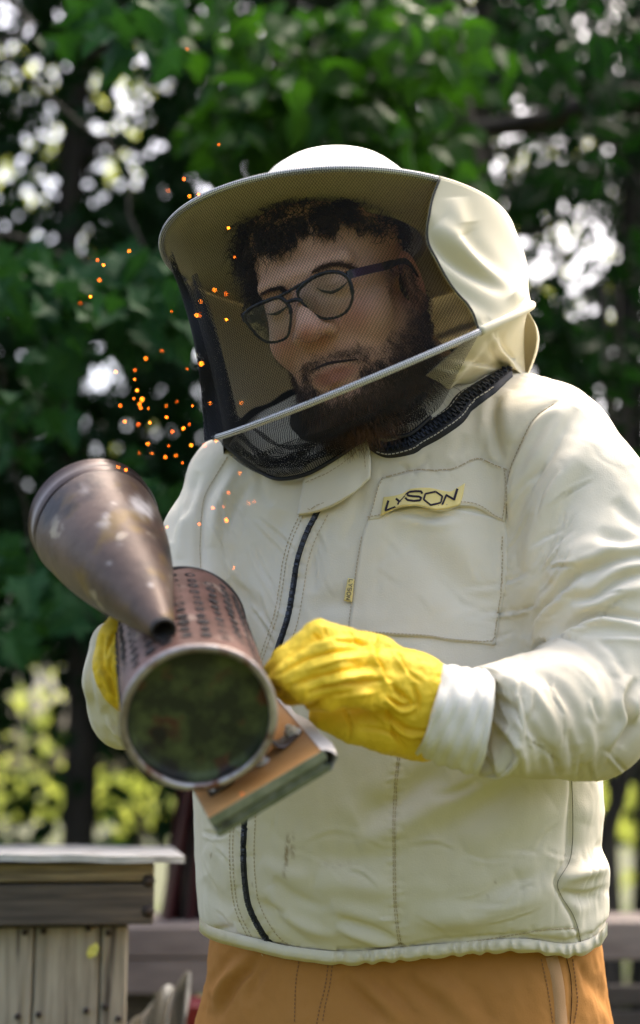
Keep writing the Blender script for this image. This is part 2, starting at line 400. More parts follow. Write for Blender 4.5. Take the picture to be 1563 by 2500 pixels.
def patch(S, G, offf, far=1.5, thick=.0016):
    nv, nu = G.shape[:2]; V = []; 
    for i in range(nv):
        for j in range(nu):
            x, y = G[i, j]; p, no = S.hit(x, y, far); o = offf(x, y, j / (nu - 1), i / (nv - 1)); V.append(p + nrm(no * .35 + np.array([0, 0, -.65])) * o)
    V = np.array(V); F = [(i * nu + j, (i + 1) * nu + j, (i + 1) * nu + j + 1, i * nu + j + 1) for i in range(nv - 1) for j in range(nu - 1)]
    per = [j for j in range(nu)] + [i * nu + nu - 1 for i in range(1, nv)] + [(nv - 1) * nu + j for j in range(nu - 2, -1, -1)] + [i * nu for i in range(nv - 2, 0, -1)]
    k0 = len(V); B = []
    for q in per:
        i, j = divmod(q, nu); x, y = G[i, j]; p, no = S.hit(x, y, far); B.append(V[q] - no * thick * 1.6)
    V = np.vstack([V, B]); m = len(per)
    F += [(per[k], per[(k + 1) % m], k0 + (k + 1) % m, k0 + k) for k in range(m)]
    return V, F
def stitches(S, pts, dash=7, gap=4, w_=.0005, off=.0012, far=1.5, mb=None, offf=None):
    mb = mb or MB(); P = resamp(crom(pts, 120) if len(pts) > 2 else np.array(pts, float), step=1.0); L = len(P); i = 0
    while i + dash < L:
        a, n1 = S.hit(*P[i], far); b, n2 = S.hit(*P[min(L - 1, i + dash)], far)
        o = off if offf is None else off + offf(*P[i], 0, 0)
        if abs(a[2] - b[2]) < .02:
            a = a + n1 * o; b = b + n2 * o; d = nrm(b - a); s_ = nrm(np.cross(d, n1)); mb.box((a + b) / 2, [d, s_, np.cross(d, s_)], [np.linalg.norm(b - a) / 2, w_, .0003])
        i += dash + gap
    return mb

# ================================================================== THE SETTING
SKIPBG = bool(0)
g = mat('meadow_ground', (.030, .036, .014), .95, (.065, .075, .022), .8, spots=[((.07, .06, .03), 2.5, .55, .7)])
gn = 60; gx = np.r_[np.linspace(-300, -12, 12), np.linspace(-10, 10, 41), np.linspace(12, 300, 12)]; gy = np.r_[np.linspace(-300, -5, 8), np.linspace(-4, 20, 49), np.linspace(24, 300, 12)]
GX, GY = np.meshgrid(gx, gy); GZ = np.where((np.hypot(GX, GY) > 3), .05 * np.sin(GX * .9) * np.sin(GY * .7 + 1), 0) * (np.abs(GX) < 12) * (GY < 22) * (GY > 3)
nx, ny = len(gx), len(gy)
tag(obj('ground', np.stack([GX, GY, GZ], -1).reshape(-1, 3), [(i * nx + j, i * nx + j + 1, (i + 1) * nx + j + 1, (i + 1) * nx + j) for i in range(ny - 1) for j in range(nx - 1)], g, cam=False), kind='structure')


# ---- materials of the setting
leafm = [mat('leaf_deep_green', (.004, .016, .004), .6, (.008, .028, .006), 3, trans=((.012, .055, .006), .30), spec=.12),
         mat('leaf_mid_green', (.012, .046, .006), .55, (.026, .078, .011), 3, trans=((.035, .12, .006), .35), spec=.15),
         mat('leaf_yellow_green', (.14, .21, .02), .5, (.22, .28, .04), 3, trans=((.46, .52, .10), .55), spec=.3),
         mat('leaf_blue_green', (.013, .052, .018), .55, (.022, .074, .027), 3, trans=((.018, .07, .006), .28), spec=.08)]
bark = mat('dark_bark', (.018, .015, .012), .9, (.04, .033, .026), 14, stretch=(1, 1, .25), bump=.01, bscale=30)
barkl = mat('grey_brown_bark', (.035, .028, .022), .9, (.07, .055, .045), 14, stretch=(1, 1, .25), bump=.008, bscale=30)
# leaf outlines (unit length along +y), folded along the midrib
def leafshape(kind):
    if kind == 0:   # lobed, pointed
        h = [(0, 0), (.16, .03), (.42, -.04), (.36, .22), (.52, .44), (.26, .48), (.22, .70), (0, 1.0)]
    elif kind == 1: # heart shaped
        h = [(0, 0), (.20, -.05), (.38, .12), (.40, .35), (.28, .62), (.10, .86), (0, 1.02)]
    else: h = [(0, 0), (.17, .2), (.24, .45), (.17, .72), (0, 1.0)]
    n = len(h); V = [(0, .3, .0)]; 
    for x, y in h: V.append((x, y, .22 * x + .10 * math.sin(y * 3)))
    for x, y in h[1:-1][::-1]: V.append((-x, y, .22 * x + .10 * math.sin(y * 3)))
    m = len(V) - 1; return np.array(V), [(0, 1 + i, 1 + (i + 1) % m) for i in range(m)]
LSH = [leafshape(k) for k in range(3)]
def rotm(n, droop=.75, seed=0):
    """random leaf frames, tips hanging down"""
    r = np.random.default_rng(seed); y = nrm(np.stack([r.normal(size=n), r.normal(size=n), -np.abs(r.normal(size=n)) * droop * 1.6 - .2], 1)); z = nrm(np.stack([r.normal(size=n) * .7, r.normal(size=n) * .9 - .5, r.normal(size=n) * .5 + .5], 1))
    x = nrm(np.cross(y, z)); z = np.cross(x, y); return np.stack([x, y, z], 1)
LMESH = {}
def foliage(parent, P, size, kind, mi, seed, n_single=0, order=None, name='foliage'):
    """P: leaf positions (world). The n_single leaves that show largest become parts, the rest one part."""
    n = len(P); r = np.random.default_rng(seed); R = rotm(n, seed=seed); s = size * r.uniform(.6, 1.25, n); V0, F0 = LSH[kind]
    cc_ = W2C(P); px, py = proj(cc_); inview = (px > -30) & (px < 1593) & (py > -30) & (py < 2100) & (cc_[:, 2] > .5)
    single = np.zeros(n, bool)
    if n_single:
        idx = np.where(inview)[0]; idx = idx[np.argsort(cc_[idx, 2] / s[idx])][:n_single]; single[idx] = True
        if (kind, mi) not in LMESH:
            me = bpy.data.meshes.new('leaf'); me.from_pydata(V0.tolist(), [], F0); me.materials.append(leafm[mi]); LMESH[(kind, mi)] = me
        off = wloc(parent)
        for i in idx:
            o = bpy.data.objects.new('leaf', LMESH[(kind, mi)]); COL.objects.link(o); o.parent = parent
            o.matrix_local = Matrix.Translation(Vector(P[i] - off)) @ Matrix((R[i].T * s[i]).tolist()).to_4x4()
    k = np.where(~single)[0]
    if len(k):
        V = (V0[None] * s[k][:, None, None]) @ R[k] + P[k][:, None]; nv = len(V0); F = (np.array(F0)[None] + (np.arange(len(k)) * nv)[:, None, None]).reshape(-1, 3)
        o = obj(name, V.reshape(-1, 3), F, leafm[mi], parent, smooth=False, cam=False, kind='stuff'); return o
def branch(mb, a, b, ra, rb, seed, wig=.06, n=9):
    r = random.Random(seed); P = [np.array(a) + (np.array(b) - np.array(a)) * t + np.array([r.uniform(-1, 1), r.uniform(-1, 1), r.uniform(-.4, .4)]) * wig * math.sin(math.pi * t) for t in np.linspace(0, 1, n)]
    mb.tube(crom(P, n * 2), np.linspace(ra, rb, n * 2), 8); return P
def blob_points(blobs, r, D, dd):
    """leaf positions in boughs: (px, py, half width, half height, number)"""
    out = []
    for (x, y, rx, ry, n) in blobs:
        q = r.normal(size=(n, 3)) * .5; q = q / np.maximum(1, np.linalg.norm(q, axis=1, keepdims=True)); Dk = D + q[:, 2] * dd; out.append(np.stack([(x + q[:, 0] * rx - CX) / FPX * Dk, (CY - y - q[:, 1] * ry) / FPX * Dk, Dk], 1))
    return C2W(np.vstack(out))
# openings in the canopy where the sky comes through
GAPS = [(20, 80, 35, 90), (75, 105, 20, 50), (70, 170, 60, 50), (150, 200, 34, 130), (120, 350, 60, 60), (50, 450, 50, 60), (140, 460, 40, 50), (315, 60, 60, 50), (380, 30, 60, 60), (290, 140, 70, 70), (350, 210, 80, 60), (260, 290, 50, 60), (340, 320, 70, 80), (250, 400, 50, 60), (300, 420, 50, 40),
        (210, 490, 26, 34), (205, 580, 22, 30), (90, 600, 30, 40), (430, 715, 34, 44), (500, 430, 66, 34), (625, 160, 50, 60), (640, 370, 40, 40), (490, 20, 30, 26), (10, 470, 30, 60), (1185, 25, 50, 40), (1143, 100, 18, 30), (1220, 260, 80, 34), (1310, 270, 60, 34), (1225, 355, 90, 40), (1160, 440, 60, 40), (1230, 490, 30, 44),
        (1300, 560, 50, 50), (1390, 540, 50, 34), (1430, 620, 60, 60), (1320, 660, 50, 50), (1440, 730, 90, 44), (1530, 710, 40, 40), (1410, 780, 34, 34), (1545, 480, 30, 70), (1510, 1000, 44, 40), (1550, 1080, 34, 50), (1390, 965, 34, 34), (1290, 920, 30, 24), (275, 900, 50, 60), (430, 860, 34, 44), (480, 950, 40, 60), (225, 1050, 30, 34), (500, 800, 40, 60),
        (60, 1830, 60, 60), (130, 1870, 80, 70), (230, 1880, 70, 70), (340, 1900, 60, 60), (160, 1780, 60, 60), (95, 1700, 60, 50), (40, 1860, 70, 40), (1500, 1890, 50, 70), (1535, 2010, 40, 110), (640, 50, 20, 30), (1010, 20, 50, 20), (930, 30, 30, 25)]
_rg = np.random.default_rng(909)
GAPS += [(float(_rg.uniform(0, 470)), float(_rg.uniform(0, 1150)), float(_rg.uniform(8, 18)), float(_rg.uniform(10, 20))) for _ in range(46)] + [(float(_rg.uniform(900, 1563)), float(_rg.uniform(0, 1150)), float(_rg.uniform(8, 16)), float(_rg.uniform(8, 18))) for _ in range(44)] + [(float(_rg.uniform(0, 220)), float(_rg.uniform(1600, 1900)), float(_rg.uniform(8, 16)), float(_rg.uniform(8, 18))) for _ in range(12)]
def gapfac(px, py):
    g = np.zeros(len(px))
    for (x, y, a, b) in GAPS: g = np.maximum(g, 1 - np.clip(((px - x) / (a * 1.45)) ** 2 + ((py - y) / (b * 1.45)) ** 2, 0, 1) ** 4)
    g = np.maximum(g, np.clip((py - 1900) / 60, 0, 1) * (px < 450) * .9); g = np.maximum(g, np.clip((py - 1880) / 60, 0, 1) * (px > 1440) * .75)
    return g
def keepat(py, k0): return np.where(py > 1600, k0 * .35, k0)
def trunk_part(parent, pts, m=None):
    mb = MB()
    for P, r0, r1 in pts: mb.tube(crom([np.array(p, float) for p in P], 24), np.linspace(r0, r1, 24) * (1 + .06 * np.sin(np.arange(24) * 1.7)), 12)
    return mb.build('trunk', m or bark, parent, cam=False)
def at(px, py, D): return PW(px, py, D)
def groundpt(px, D): p = PW(px, 1988, D); return np.array([p[0], p[1], 0.0])
def tree(label, base, D, trunkpts, blobs, size, kind, mi, n_single, seed, dd=.25, m=None, group='trees behind the beekeeper', extra=None):
    t = thing('tree', label, 'tree', tuple(base), group); trunk_part(t, trunkpts, m); r = np.random.default_rng(seed)
    P = blob_points(blobs, r, D, dd)
    if extra is not None: P = np.vstack([P, extra])
    for i, (x, y, rx, ry, n) in enumerate(blobs):
        if i % 2 == 0:
            br = MB()
            e = at(x, y, D); h = trunkpts[0][0]; q = np.array(h[min(len(h) - 1, 1 + i % (len(h) - 1))], float); branch(br, q, e, .007, .002, seed + i, .10); br.build('branch', m or bark, t, cam=False)
    foliage(t, P, size, kind, mi, seed, n_single); return t
def curtain(x0, x1, D0, D1, lai, size, r, ytop=-900, ybot=2080, keepgap=.36):
    """a deep screen of leaves, thinned out where the canopy is open"""
    Dm = (D0 + D1) / 2; area = (x1 - x0) * (ybot - ytop) * (Dm / FPX) ** 2; n = int(area * lai / (size * size * .42)); D = r.uniform(D0, D1, n)
    px = r.uniform(x0, x1, n); py = r.uniform(ytop, ybot, n); gp_ = gapfac(px, py)
    k = r.random(n) > gp_ * (1 - keepat(py, keepgap)); px, py, D = px[k], py[k], D[k]; P = C2W(np.stack([(px - CX) / FPX * D, (CY - py) / FPX * D, D], 1)); return P[P[:, 2] > .25]
if not SKIPBG:
    r = np.random.default_rng(100)
    # four trees whose crowns close into a wall of leaves
    specs = [('dark tree standing behind the hive, its crown open to the sky in bright spots', -700, 430, 5.4, 178, 0), ('leafy tree behind the hat with the densest darkest crown', 430, 900, 5.9, 640, 3), ('tree rising behind the beekeeper at his shoulder', 900, 1250, 5.3, 1190, 0), ('dark tree at the photo edge beside the shoulder, its low crown open', 1250, 2300, 5.6, 1530, 0)]
    for i, (lab_, x0, x1, D, tx_, mi) in enumerate(specs):
        b = groundpt(tx_, D); top = at(tx_ + (20, 60, -10, 30)[i], 150, D) ; top2 = top + np.array([.1, .2, 1.8])
        ex = curtain(x0 - 40, x1 + 40, D - .5, D + 1.2, 4.4, .068, np.random.default_rng(200 + i))
        t = thing('tree', lab_, 'tree', tuple(b), 'trees behind the beekeeper')
        trunk_part(t, [([b, b * .6 + top * .4 + np.array([.05, 0, 0]), b * .3 + top * .7 + np.array([-.04, 0, 0]), top, top2], .065, .04)], (bark, bark, barkl, bark)[i])
        for k in range(7):
            br = MB(); q = b + (top - b) * r.uniform(.35, 1); branch(br, q, q + np.array([r.uniform(-1.2, 1.2), r.uniform(-.3, .6), r.uniform(.1, .9)]), .022, .006, 300 + 10 * i + k, .12); br.build('branch', bark, t, cam=False)
        foliage(t, ex, .068, (1, 0, 1, 2)[i], mi, 400 + i, 300)
    # the canopy goes on behind and above
    far = curtain(-900, 2500, 7.6, 9.0, 2.4, .10, np.random.default_rng(55), ytop=-1000, keepgap=.30)
    cc2 = W2C(far); fx, fy = proj(cc2); rr2 = np.random.default_rng(5); lit = rr2.random(len(far)) < 0
    t = thing('tree', 'wide dark tree far behind the others, filling the spaces between them', 'tree', tuple(groundpt(900, 8.2)), 'trees behind the beekeeper')
    trunk_part(t, [([groundpt(900, 8.2), at(900, 900, 8.2), at(930, -300, 8.2)], .16, .09)]); foliage(t, far[~lit], .10, 1, 0, 56)
    t = thing('tree', 'sunlit yellow-green tree glimpsed through openings of the far canopy', 'tree', tuple(groundpt(330, 12)), 'trees behind the beekeeper')
    trunk_part(t, [([groundpt(330, 12), at(330, 1500, 12), at(345, 500, 12)], .13, .07)])
    yl = []; r = np.random.default_rng(77)
    for (x, y, a, b_) in GAPS:
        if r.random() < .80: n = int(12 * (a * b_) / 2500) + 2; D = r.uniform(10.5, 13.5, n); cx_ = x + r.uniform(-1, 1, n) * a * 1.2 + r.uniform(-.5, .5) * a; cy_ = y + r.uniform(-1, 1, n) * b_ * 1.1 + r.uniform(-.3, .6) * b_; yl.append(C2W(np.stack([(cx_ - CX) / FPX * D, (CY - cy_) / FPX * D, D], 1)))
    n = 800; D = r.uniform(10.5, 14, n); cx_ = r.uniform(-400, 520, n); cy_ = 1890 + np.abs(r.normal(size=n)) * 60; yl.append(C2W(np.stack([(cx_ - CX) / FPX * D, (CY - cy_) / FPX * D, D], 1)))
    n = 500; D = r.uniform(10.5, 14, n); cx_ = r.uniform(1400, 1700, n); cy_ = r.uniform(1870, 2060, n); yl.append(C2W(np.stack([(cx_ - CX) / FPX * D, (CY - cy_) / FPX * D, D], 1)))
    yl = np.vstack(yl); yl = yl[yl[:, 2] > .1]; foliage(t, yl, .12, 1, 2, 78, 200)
    # near boughs, leaf by leaf
    b1 = groundpt(-160, 3.4)
    tree('nearest tree on the hive side, a bough of pointed leaves hanging beside the hat', b1, 3.0, [([b1, at(-150, 1300, 3.4), at(-120, 600, 3.4), at(-80, -200, 3.4)], .09, .05)],
         [(60, 700, 130, 90, 60), (230, 730, 150, 110, 90), (400, 770, 120, 90, 70), (150, 850, 90, 70, 22), (470, 700, 80, 80, 30), (350, 640, 110, 60, 34), (40, 1000, 120, 110, 26), (330, 1250, 160, 160, 30), (80, 1440, 150, 170, 56), (320, 30, 260, 120, 44)], .078, 0, 3, 300, 501, dd=.45)
    b2 = groundpt(1240, 3.9)
    tree('leafy tree directly behind the hat, its green boughs bending over him', b2, 3.4, [([b2, at(1235, 1400, 3.9), at(1180, 700, 3.9), at(1090, 150, 3.9), at(1060, -300, 3.9)], .075, .04)],
         [(560, 320, 120, 110, 52), (640, 260, 130, 120, 60), (760, 220, 150, 110, 60), (900, 250, 170, 130, 80), (1010, 330, 140, 130, 66), (1080, 430, 120, 90, 34), (850, 90, 240, 110, 60), (1100, 150, 140, 130, 44), (600, 90, 150, 100, 40), (1020, 40, 140, 90, 34), (720, 340, 120, 60, 24)], .080, 1, 1, 300, 511, dd=.40)
    b3 = groundpt(1760, 4.2)
    tree('tree at the shoulder side with a thick dark bough crossing the bright gaps', b3, 3.9, [([b3, at(1750, 1200, 4.2), at(1700, 500, 4.2), at(1560, 250, 4.2), at(1300, 300, 4.2), at(1120, 318, 4.2)], .085, .02)],
         [(1420, 90, 260, 140, 120), (1350, 180, 180, 80, 60), (1500, 250, 120, 100, 40), (1400, 420, 130, 60, 36), (1330, 470, 100, 70, 34), (1480, 860, 130, 100, 50), (1350, 830, 110, 90, 46), (1450, 1080, 120, 90, 34), (1540, 620, 60, 90, 20), (1290, 740, 60, 60, 20), (1420, 930, 130, 90, 30)], .085, 2, 0, 300, 521, dd=.40)
    # thin stems at the lower right
    for i, (x0, x1, D, rr3) in enumerate(((1528, 1470, 3.9, .028), (1562, 1590, 4.1, .022), (1492, 1500, 4.6, .018))):
        t = thing('sapling', ('leaning dark sapling stem beside the jacket hem', 'thin sapling stem at the very edge of the photo', 'straight slim sapling stem close behind the jacket')[i], 'sapling', tuple(groundpt(x1, D)), 'sapling stems beside the jacket'); b = groundpt(x1, D)
        trunk_part(t, [([b, at(x1, 2150, D), at(x0, 1850, D), at(x0 - 20, 1300, D), at(x0 - 60, 700, D)], rr3, rr3 * .5)])
    # meadow grass at the far edge
    r = np.random.default_rng(91); n = 9000; X = r.uniform(-5, 4.5, n); Y = r.uniform(3.0, 16, n); hgt = r.uniform(.08, .32, n); an = r.uniform(0, 3.14, n); wd_ = .006
    B0 = np.stack([X, Y, 0 * X], 1); dx_ = np.stack([np.cos(an), np.sin(an), 0 * an], 1) * wd_; tp = B0 + np.stack([r.normal(size=n) * .05, r.normal(size=n) * .05, hgt], 1); V = np.stack([B0 - dx_, B0 + dx_, tp], 1).reshape(-1, 3)
    tag(obj('grass', V, np.arange(3 * n).reshape(-1, 3), mat('grass_blades', (.07, .13, .02), .6, (.13, .19, .035), 1.5, trans=((.16, .24, .03), .4)), cam=False, smooth=False), 'tall meadow grass growing under the trees', 'grass', kind='stuff')

# ---- hives, pallet, sacks
wood_g = mat('grey_weathered_wood', (.25, .225, .17), .85, (.42, .385, .30), 9, stretch=(14, 14, .8), bump=.0012, bscale=60, spots=[((.06, .05, .04), 5, .60, .74), ((.36, .27, .12), 3, .58, .75)])
wood_d = mat('dark_weathered_wood', (.055, .048, .040), .85, (.115, .10, .08), 9, stretch=(.8, 14, 14), bump=.0012, bscale=60, spots=[((.20, .16, .10), 4, .60, .72)])
wood_y = mat('warm_weathered_wood', (.20, .165, .095), .85, (.34, .29, .17), 9, stretch=(.8, 14, 14), bump=.001, bscale=60, spots=[((.05, .04, .03), 4, .60, .72)])
tin = mat('galvanised_sheet', (.42, .43, .45), .38, (.60, .61, .64), 26, metal=.75, bump=.0008, bscale=60, spots=[((.20, .18, .16), 18, .60, .72)])
nail = mat('rusty_nail', (.03, .02, .016), .6)
def bevbox(name, c, h, m, parent, bev=.003, rot=0):
    ax = np.array([[math.cos(rot), math.sin(rot), 0], [-math.sin(rot), math.cos(rot), 0], [0, 0, 1.]]); o = MB().box(c, ax, h).build(name, m, parent, cam=False, smooth=False); md = o.modifiers.new('bevel', 'BEVEL'); md.width = bev; md.segments = 2; return o
DH = 1.95
def wx(px, D=DH): return (px - CX) / FPX * D
def wz(py, D=DH): return PW(CX, py, D)[2]
yf = PW(100, 2250, DH)[1]
hb = np.array([wx(-40), yf + .22, 0])
HV_ = thing('beehive', 'weathered wooden beehive with a thin metal lid beside the beekeeper', 'beehive', tuple(hb))
zt, zm, zb0 = wz(2104), wz(2257), .22
for i, (a, b) in enumerate(((-400, -245), (-243, -82), (-80, 88), (92, 247), (251, 314))):
    bevbox('plank', [(wx(a) + wx(b)) / 2, yf + .011 + (.002 if i % 2 else 0), (zm - .002 + zb0) / 2], [(wx(b) - wx(a)) / 2, .011, (zm - .002 - zb0) / 2], wood_g, HV_)
for a, xx in ((1, wx(314) - .011), (0, wx(-400) + .011)): bevbox('plank', [xx, yf + .235, (zm - .004 + zb0) / 2], [.011, .20, (zm - .004 - zb0) / 2], wood_g, HV_)
bevbox('plank', [wx(-43), yf + .45, (zm - .004 + zb0) / 2], [(wx(314) - wx(-400)) / 2, .011, (zm - .004 - zb0) / 2], wood_g, HV_)
z_c = wz(2154)
bevbox('plank', [wx(-45), yf - .012, (zt + z_c) / 2], [(wx(372) + .0 - wx(-462)) / 2, .013, (zt - z_c) / 2 - .0015], wood_y, HV_); bevbox('plank', [wx(-45), yf - .014, (z_c + zm) / 2], [(wx(374) - wx(-464)) / 2, .013, (z_c - zm) / 2 - .0015], wood_d, HV_)
for xx in (wx(376) - .013, wx(-466) + .013): bevbox('plank', [xx, yf + .236, (zt + zm) / 2], [.012, .234, (zt - zm) / 2 - .002], wood_d, HV_)
bevbox('plank', [wx(-45), yf + .486, (zt + zm) / 2], [(wx(372) - wx(-462)) / 2, .012, (zt - zm) / 2 - .002], wood_d, HV_)
for zz in (2150, 2222): MB().tube([[wx(360), yf - .028, wz(zz)], [wx(360), yf - .020, wz(zz)]], .009, 8).build('knot', nail, HV_, cam=False)
# sheet lid with a folded, wavy lip
V = []; nxl, nyl = 60, 12
for kz in (0, 1):
    for j in range(nyl):
        for i in range(nxl):
            x = wx(-500) + (wx(436, DH - .05) - wx(-500)) * i / (nxl - 1); y = yf - .050 + .61 * j / (nyl - 1); z = PW(CX, 2086, DH - .055)[2] - (x - wx(0)) * .008 - .0006 * math.sin(i * .55) * (j == 0) - (.0010 if not kz else .010 if j in (0, nyl - 1) or i in (0, nxl - 1) else .006); V.append((x, y, z + .0008 * math.sin(i * .21)))
m_ = nxl * nyl; F = [(i + j * nxl, i + 1 + j * nxl, i + 1 + (j + 1) * nxl, i + (j + 1) * nxl) for i in range(nxl - 1) for j in range(nyl - 1)]; F += [tuple(q + m_ for q in f[::-1]) for f in F]
F += [(i + m_, i + 1 + m_, i + 1, i) for i in range(nxl - 1)] + [(nxl - 1 + j * nxl + m_, nxl - 1 + (j + 1) * nxl + m_, nxl - 1 + (j + 1) * nxl, nxl - 1 + j * nxl) for j in range(nyl - 1)]
obj('lid', V, F, tin, HV_, cam=False, smooth=False)
for (x, y) in z5([(126, 800), (210, 796), (412, 784), (502, 806), (110, 1172), (202, 1166), (414, 1152), (498, 1136), (560, 1190)]): 
    p = np.array([wx(x), yf - .0005, wz(y)]); MB().tube([p, p - np.array([0, .003, 0])], .0042, 8).build('nail', nail, HV_, cam=False)
for sx_ in (-1, 1):
    for sy_ in (0, 1): bevbox('leg', [wx(-43) + sx_ * .16, yf + .05 + sy_ * .36, .11], [.025, .025, .11], wood_d, HV_)
_a = math.radians(7.6); _pv = np.array([wx(314), yf, 0]); _d = hb - _pv; HV_.rotation_euler = (0, 0, _a); HV_.location = tuple(_pv + np.array([_d[0] * math.cos(_a) - _d[1] * math.sin(_a), _d[0] * math.sin(_a) + _d[1] * math.cos(_a), 0]))
lf = np.array([(0, 0, 0), (.3, .35, .1), (.25, .8, .12), (-.05, 1, 0), (-.3, .6, .1), (-.25, .2, .08)]) * .024; c = np.array([wx(224), yf - .004 - .012, wz(2336)]); a_ = -.5
V = [c + np.array([q[0] * math.cos(a_) - q[1] * math.sin(a_), -q[2] - .001, q[0] * math.sin(a_) + q[1] * math.cos(a_)]) for q in lf]; V += [v + np.array([0, .0006, 0]) for v in V]
tag(obj('fallen_leaf', V, [(0, 1, 2, 3, 4, 5), (11, 10, 9, 8, 7, 6)], mat('yellow_leaf', (.62, .60, .12), .6), cam=False, smooth=False), 'small yellow leaf stuck to the front planks of the hive', 'leaf')
# maroon tarpaulin hanging from a leaning post behind the hive
D2 = 2.9; b = groundpt(470, D2); TP = thing('tarpaulin', 'dark maroon tarpaulin hanging in folds between hive and beekeeper', 'tarpaulin', tuple(b)); V = []; nu_, nv_2 = 50, 16
for i in range(nu_):
    for j in range(nv_2):
        u = i / (nu_ - 1); v = j / (nv_2 - 1); py = 1890 + v * 380; xl = 442 - (v * 60); xr = 560 + v * 20; p = PW(xl + (xr - xl) * u, py, D2); p = p + np.array([0, .035 * math.sin(u * 22 + v * 2), 0]); V.append(p)
o = obj('sheet', V, [(i * nv_2 + j, i * nv_2 + j + 1, (i + 1) * nv_2 + j + 1, (i + 1) * nv_2 + j) for i in range(nu_ - 1) for j in range(nv_2 - 1)], mat('maroon_tarpaulin', (.040, .010, .012), .5, (.075, .020, .022), 12), TP, cam=False); o.modifiers.new('t', 'SOLIDIFY').thickness = .003
MB().tube([PW(455, 1880, D2 + .06), PW(590, 1890, D2 + .06)], .02, 10).build('pole', bark, TP, cam=False)
for xx in (470, 585): MB().tube([groundpt(xx, D2 + .06), PW(xx, 1885, D2 + .06)], .018, 10).build('post', bark, TP, cam=False)
# stack of boards behind the beekeeper
pal = mat('pinkish_grey_board', (.15, .12, .105), .85, (.25, .21, .185), 5, stretch=(1, 6, 6), bump=.001, bscale=50, spots=[((.10, .08, .075), 4, .58, .72)])
D3 = 2.75; PL = thing('plank_bench', 'low bench of rough pinkish grey boards running behind the beekeeper', 'bench', tuple(groundpt(900, D3)))
y3 = PW(900, 2300, D3)[1]
def bz(py): return PW(CX, py, D3)[2]
for a, b_, dy in ((2262, 2336, 0), (2338, 2424, .004)):
    x0, x1 = wx(250, D3), wx(980, D3); bevbox('board', [(x0 + x1) / 2, y3 + dy, (bz(a) + bz(b_)) / 2], [(x1 - x0) / 2, .016, (bz(a) - bz(b_)) / 2], pal, PL, .004)
x0, x1 = wx(984, D3), wx(1800, D3); bevbox('board', [(x0 + x1) / 2, y3, (bz(2250) + bz(2342)) / 2], [(x1 - x0) / 2, .016, (bz(2250) - bz(2342)) / 2], pal, PL, .004)
bevbox('seat', [(wx(250, D3) + wx(1800, D3)) / 2, y3 + .20, bz(2252) - .020], [(wx(1800, D3) - wx(250, D3)) / 2, .18, .014], pal, PL, .004)
for xx in (330, 900, 1400, 1760): bevbox('leg', [wx(xx, D3), y3 + .09, bz(2350) / 2 - .02], [.03, .05, bz(2350) / 2 - .02], wood_d, PL, .004)
# dark crates under the bench and a red tub
CR = thing('crate', 'dark slatted wooden crate standing under the bench by the beekeeper', 'crate', tuple(groundpt(1500, D3 + .1))); 
for k, (a, b_) in enumerate(((2395, 2440), (2455, 2500), (2515, 2560))): bevbox('slat', [wx(1540, D3), y3 - .05, (bz(a) + bz(b_)) / 2], [.14, .010, (bz(a) - bz(b_)) / 2], mat('dark_crate_wood', (.035, .03, .026), .85, (.06, .05, .042), 8), CR)
for sx_ in (-1, 1): bevbox('post', [wx(1540, D3) + sx_ * .12, y3 - .03, bz(2395) / 2], [.014, .010, bz(2395) / 2], wood_d, CR)
D4 = 2.55; rc = PW(468, 2452, D4); RT = MB(); RT.lathe([rc[0], rc[1], 0], [0, 0, 1.], [(0.0, .002), (0.0, .04), (rc[2] - .01, .052), (rc[2], .057), (rc[2] + .006, .056), (rc[2] + .004, .050), (.02, .038), (.02, .001)], 48); RT = RT.build('tub', mat('dark_red_plastic', (.16, .008, .012), .4), None, cam=False); tag(RT, 'narrow dark red plastic tub on the ground behind the beekeeper\'s trousers', 'tub')
# crumpled translucent bag lying against the hive
D5 = 2.15; P = crom([PW(300, 2530, D5), PW(345, 2470, D5), PW(392, 2425, D5), PW(430, 2400, D5 + .02), PW(462, 2375, D5)], 30); Q = crom([PW(420, 2620, D5 - .06), PW(440, 2570, D5 - .05), PW(452, 2520, D5 - .04), PW(460, 2470, D5 - .03), PW(464, 2390, D5 - .01)], 30); V = []
for i in range(30):
    for j in range(24):
        u = j / 23; p = P[i] + (Q[i] - P[i]) * u; V.append(p + np.array([.0, -.025 * math.sin(u * 9 + i * .3) - .01 * math.sin(i * .9 + u * 21), .006 * math.sin(u * 15 + i * .5)]))
m = mat('cloudy_plastic_film', (.42, .42, .40), .3, trans=((.5, .5, .48), .4), bump=.003, bscale=40)
o = obj('plastic_bag', V, [(i * 24 + j, i * 24 + j + 1, (i + 1) * 24 + j + 1, (i + 1) * 24 + j) for i in range(29) for j in range(23)], m, cam=False); o.modifiers.new('t', 'SOLIDIFY').thickness = .0006
tag(o, 'crumpled cloudy plastic bag standing up beside the hive', 'bag')

# ================================================================== BEEKEEPER
MAN = thing('person', 'beekeeper in cream jacket and veiled hat looking down at the smoker', 'person', tuple(C2W([.055, 0, 1.6]) * np.array([1, 1, 0])))

